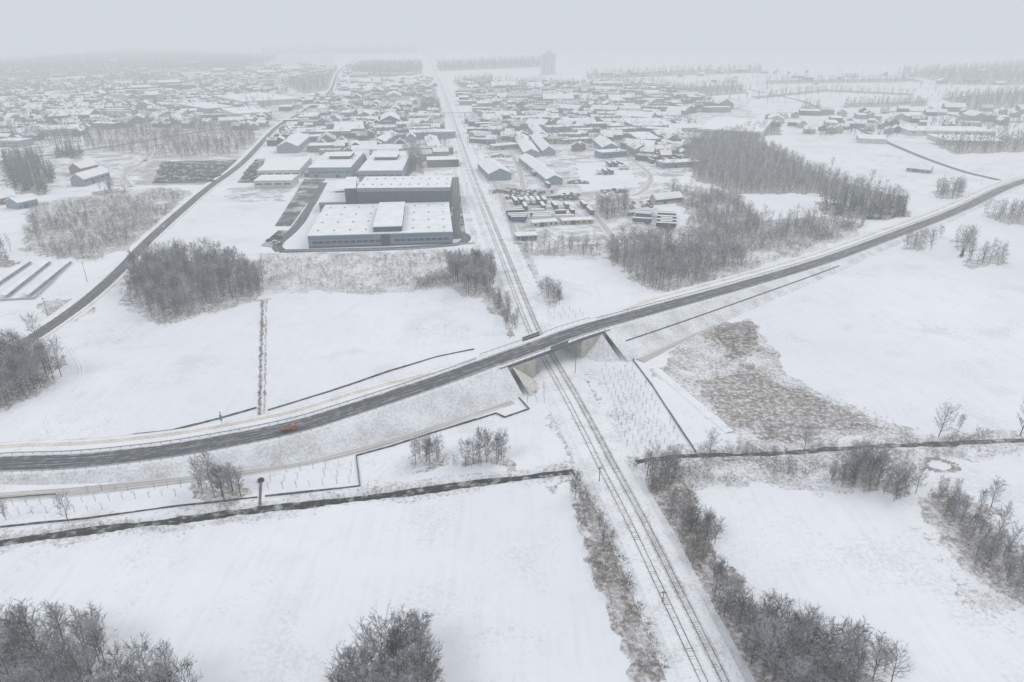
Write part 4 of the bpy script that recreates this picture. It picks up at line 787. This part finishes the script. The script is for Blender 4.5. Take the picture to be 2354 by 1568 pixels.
# ---------------------------------------------------------------- ground
NX,NY=1000,1050
yy=60*np.exp(np.linspace(0,math.log(150),NY)); uu=np.linspace(-1.45,1.45,NX); X=(yy[:,None]*uu[None,:]); Y=np.repeat(yy[:,None],NX,1)
wx=X+(vnoise(X,Y,9,1)-.5)*9+(vnoise(X,Y,3,2)-.5)*4; wy=Y+(vnoise(X,Y,9,3)-.5)*9+(vnoise(X,Y,3,4)-.5)*4
scr=np.zeros(X.shape); mud=np.zeros(X.shape)
SCR=[([(590,585),(1045,572),(1035,640),(960,672),(600,674)],.21),([(1540,775),(1640,735),(1740,735),(1790,825),(1850,882),(1960,933),(2130,990),(2110,1015),(1700,1032),(1640,960),(1560,900),(1510,850)],.23),
([(1610,760),(1640,740),(1740,740),(1750,800),(1690,835)],.38),([(1600,870),(1740,845),(1900,930),(2050,980),(1800,1010),(1660,965)],.31),
([(1285,1100),(1350,1090),(1470,1320),(1600,1580),(1480,1580),(1380,1330)],.28),([(1420,1105),(1570,1090),(1600,1180),(1640,1300),(1760,1420),(2080,1580),(1720,1600),(1610,1420),(1500,1220)],.30),
([(1420,1062),(1600,1045),(2354,1015),(2354,1050),(2100,1070),(2110,1150),(1900,1130),(1600,1118)],.21),([(2130,1130),(2190,1120),(2270,1210),(2400,1290),(2400,1440),(2270,1350),(2190,1240)],.26),
([(60,465),(370,430),(440,440),(330,570),(200,600),(60,580)],.24),([(1520,420),(1700,440),(1750,505),(1990,500),(1900,560),(1720,590),(1710,640),(1500,670),(1400,600),(1380,540),(1600,520)],.24),
([(1095,665),(1150,670),(1215,770),(1180,775)],.28),([(1165,520),(1215,560),(1250,700),(1225,700)],.26),([(1105,440),(1120,440),(1200,700),(1185,700)],.26),
([(1255,905),(1272,905),(1355,1070),(1325,1070)],.22),([(1310,860),(1330,860),(1430,1060),(1405,1060)],.24),
([(0,720),(330,700),(300,980),(0,1010)],.10),([(920,680),(1090,680),(1160,760),(960,800)],.11),([(1340,850),(1460,840),(1590,1045),(1420,1055)],.16),
([(290,590),(600,600),(610,690),(380,750),(290,700)],.24),([(0,760),(150,830),(110,900),(0,960)],.24),
([(0,1500),(250,1440),(420,1560),(420,1700),(0,1700)],.16),([(0,1190),(600,1135),(1280,1070),(1280,1100),(600,1195),(0,1275)],.12),
([(0,1100),(560,1060),(830,1050),(820,1110),(0,1200)],.08),([(1800,310),(2000,300),(2354,370),(2354,400),(2100,440)],.13),([(2140,1230),(2200,1230),(2354,1440),(2280,1450)],.16),
([(110,690),(230,680),(200,730),(90,780)],.26),([(940,1040),(1170,1040),(1170,1070),(940,1075)],.12),([(0,600),(250,600),(100,700),(0,750)],.08),([(1690,560),(1960,520),(1990,545),(1700,630)],.2),([(2100,560),(2354,600),(2354,960),(1900,850)],.06),([(1980,1040),(2354,1030),(2354,1060),(2000,1070)],.15),([(1200,540),(1400,540),(1400,600),(1210,600)],.14),([(500,1180),(1280,1100),(1500,1560),(420,1560)],.03)]
for p,s in SCR+WPOLY:
    m=polymask(wx,wy,W(p)); scr=np.where(m,np.maximum(scr,s),scr)
MUD=[([(1105,330),(1300,290),(1500,300),(1600,380),(1500,470),(1600,530),(1500,550),(1190,560),(1140,450)],.21),([(0,180),(760,150),(700,260),(560,370),(300,430),(0,430)],.22),
([(770,180),(1000,180),(1035,300),(1050,400),(940,410),(600,410),(650,290)],.18),([(1080,230),(1700,225),(1760,290),(1560,330),(1100,330)],.20),([(310,425),(350,370),(545,366),(490,425)],.3),
([(1700,225),(2354,230),(2354,340),(1850,320)],.12),([(530,430),(680,430),(655,463),(515,463)],.22),([(0,100),(780,100),(760,180),(0,180)],.24),([(1050,140),(2354,150),(2354,200),(1050,225)],.11)]
for p,s in MUD:
    m=polymask(wx,wy,W(p)); mud=np.where(m,np.maximum(mud,s),mud)
dr_=dRail(X,Y); mud=np.where(dr_<16,0,mud); scr=np.where((dr_<11)&(Y>320),0,scr); mud=np.where(polymask(X,Y,W([(1325,375),(1440,370),(1470,430),(1340,440)])),.05,mud)
scr=np.where((dr_>11)&(dr_<16)&(Y>300)&(Y<2200),np.maximum(scr,.2),scr)
da=dA(X,Y); db=dB(X,Y); wob=vnoise(X,Y,5,9); wob2=vnoise(X,Y,2.2,19)
xm=creekA[-1,0]; dcf=np.where(X<xm,da,db)
scr=np.where((dcf<3.+wob*4)&(dcf>1.),np.maximum(scr,.18),scr)
ditch=W([(607,690),(600,970)]); dx=np.interp(Y,[ditch[1,1],ditch[0,1]],[ditch[1,0],ditch[0,0]]); inD=(Y>ditch[1,1])&(Y<ditch[0,1]); dd=X-dx
scr=np.where(inD&(abs(dd+.7)<.4+wob*.35),.45,scr); scr=np.where(inD&(abs(dd-1.1)<.25+wob2*.3),.32,scr)
px_,py_=G(2160,1068); rr=np.hypot((X-px_)/1.5,(Y-py_)); scr=np.where(abs(rr-3.2)<.5+wob,.32,scr)
Z=(vnoise(X,Y,14,11)-.5)*.22+(vnoise(X,Y,45,12)-.5)*.2-.06
CW=np.where(X<xm,.55+wob*.9+wob2*.4,.15+wob*.8+wob2*.6)
Z=np.where(dcf<CW+1,Z-np.clip((CW+1-dcf)/1.,0,1)*1.1,Z); Z=np.where(abs(rr)<2.6,Z-.3,Z); Z=np.where(inD&(abs(dd)<.6),Z-.35,Z)
idx=np.arange(NX*NY).reshape(NY,NX); Fg=np.stack([idx[:-1,:-1],idx[:-1,1:],idx[1:,1:],idx[1:,:-1]],-1).reshape(-1,4)
g=mk('ground',np.stack([X,Y,Z],-1).reshape(-1,3),Fg,M['ground'],attrs={'scrub':scr.ravel(),'mud':mud.ravel()},smooth=True); g['kind']='structure'
R=30000; g2=mk('ground',[(-R,-R,-2.2),(R,-R,-2.2),(R,R,-2.2),(-R,R,-2.2)],[(0,1,2,3)],M['ground'],attrs={'scrub':[0]*4,'mud':[0]*4}); g2['kind']='structure'
for c in (creekA,creekB): strip('stream',c,[(-3.2,-.72),(3.2,-.72)],M['water'],kind='structure')

# ---------------------------------------------------------------- light, sky and fog
w=D.worlds.new('World'); SC.world=w; w.use_nodes=True; nt=w.node_tree; bg=nt.nodes['Background']; sky=nt.nodes.new('ShaderNodeTexSky'); sky.sky_type='NISHITA'; sky.sun_disc=False
sky.sun_elevation=math.radians(45); sky.sun_rotation=math.radians(50); sky.dust_density=4; sky.air_density=1
hs=nt.nodes.new('ShaderNodeHueSaturation'); hs.inputs['Saturation'].default_value=.45; nt.links.new(sky.outputs[0],hs.inputs['Color']); nt.links.new(hs.outputs[0],bg.inputs['Color']); bg.inputs['Strength'].default_value=.15
sl=D.lights.new('sun','SUN'); sl.energy=1.5; sl.angle=math.radians(25); sl.color=(1,.97,.93); so=D.objects.new('sun',sl); COL.objects.link(so); so.rotation_euler=(math.radians(45),0,math.radians(-50))
fm=D.materials.new('fog'); fm.use_nodes=True; nt=fm.node_tree; nt.nodes.clear(); out=nt.nodes.new('ShaderNodeOutputMaterial'); ab=nt.nodes.new('ShaderNodeVolumeAbsorption'); em=nt.nodes.new('ShaderNodeEmission'); ad=nt.nodes.new('ShaderNodeAddShader')
SG=5.9e-4; ab.inputs['Color'].default_value=(0,0,0,1); ab.inputs['Density'].default_value=SG; em.inputs['Color'].default_value=(.652,.697,.735,1); em.inputs['Strength'].default_value=SG  # fog glows by its own emission, standing in for scattered daylight
nt.links.new(ab.outputs[0],ad.inputs[0]); nt.links.new(em.outputs[0],ad.inputs[1]); nt.links.new(ad.outputs[0],out.inputs['Volume'])
fo=MB().box(-14000,14000,-14000,14000,-3,420).build('fog',fm); fo['kind']='structure'
SC.view_settings.view_transform='Standard'; SC.view_settings.look='None'; SC.view_settings.exposure=0
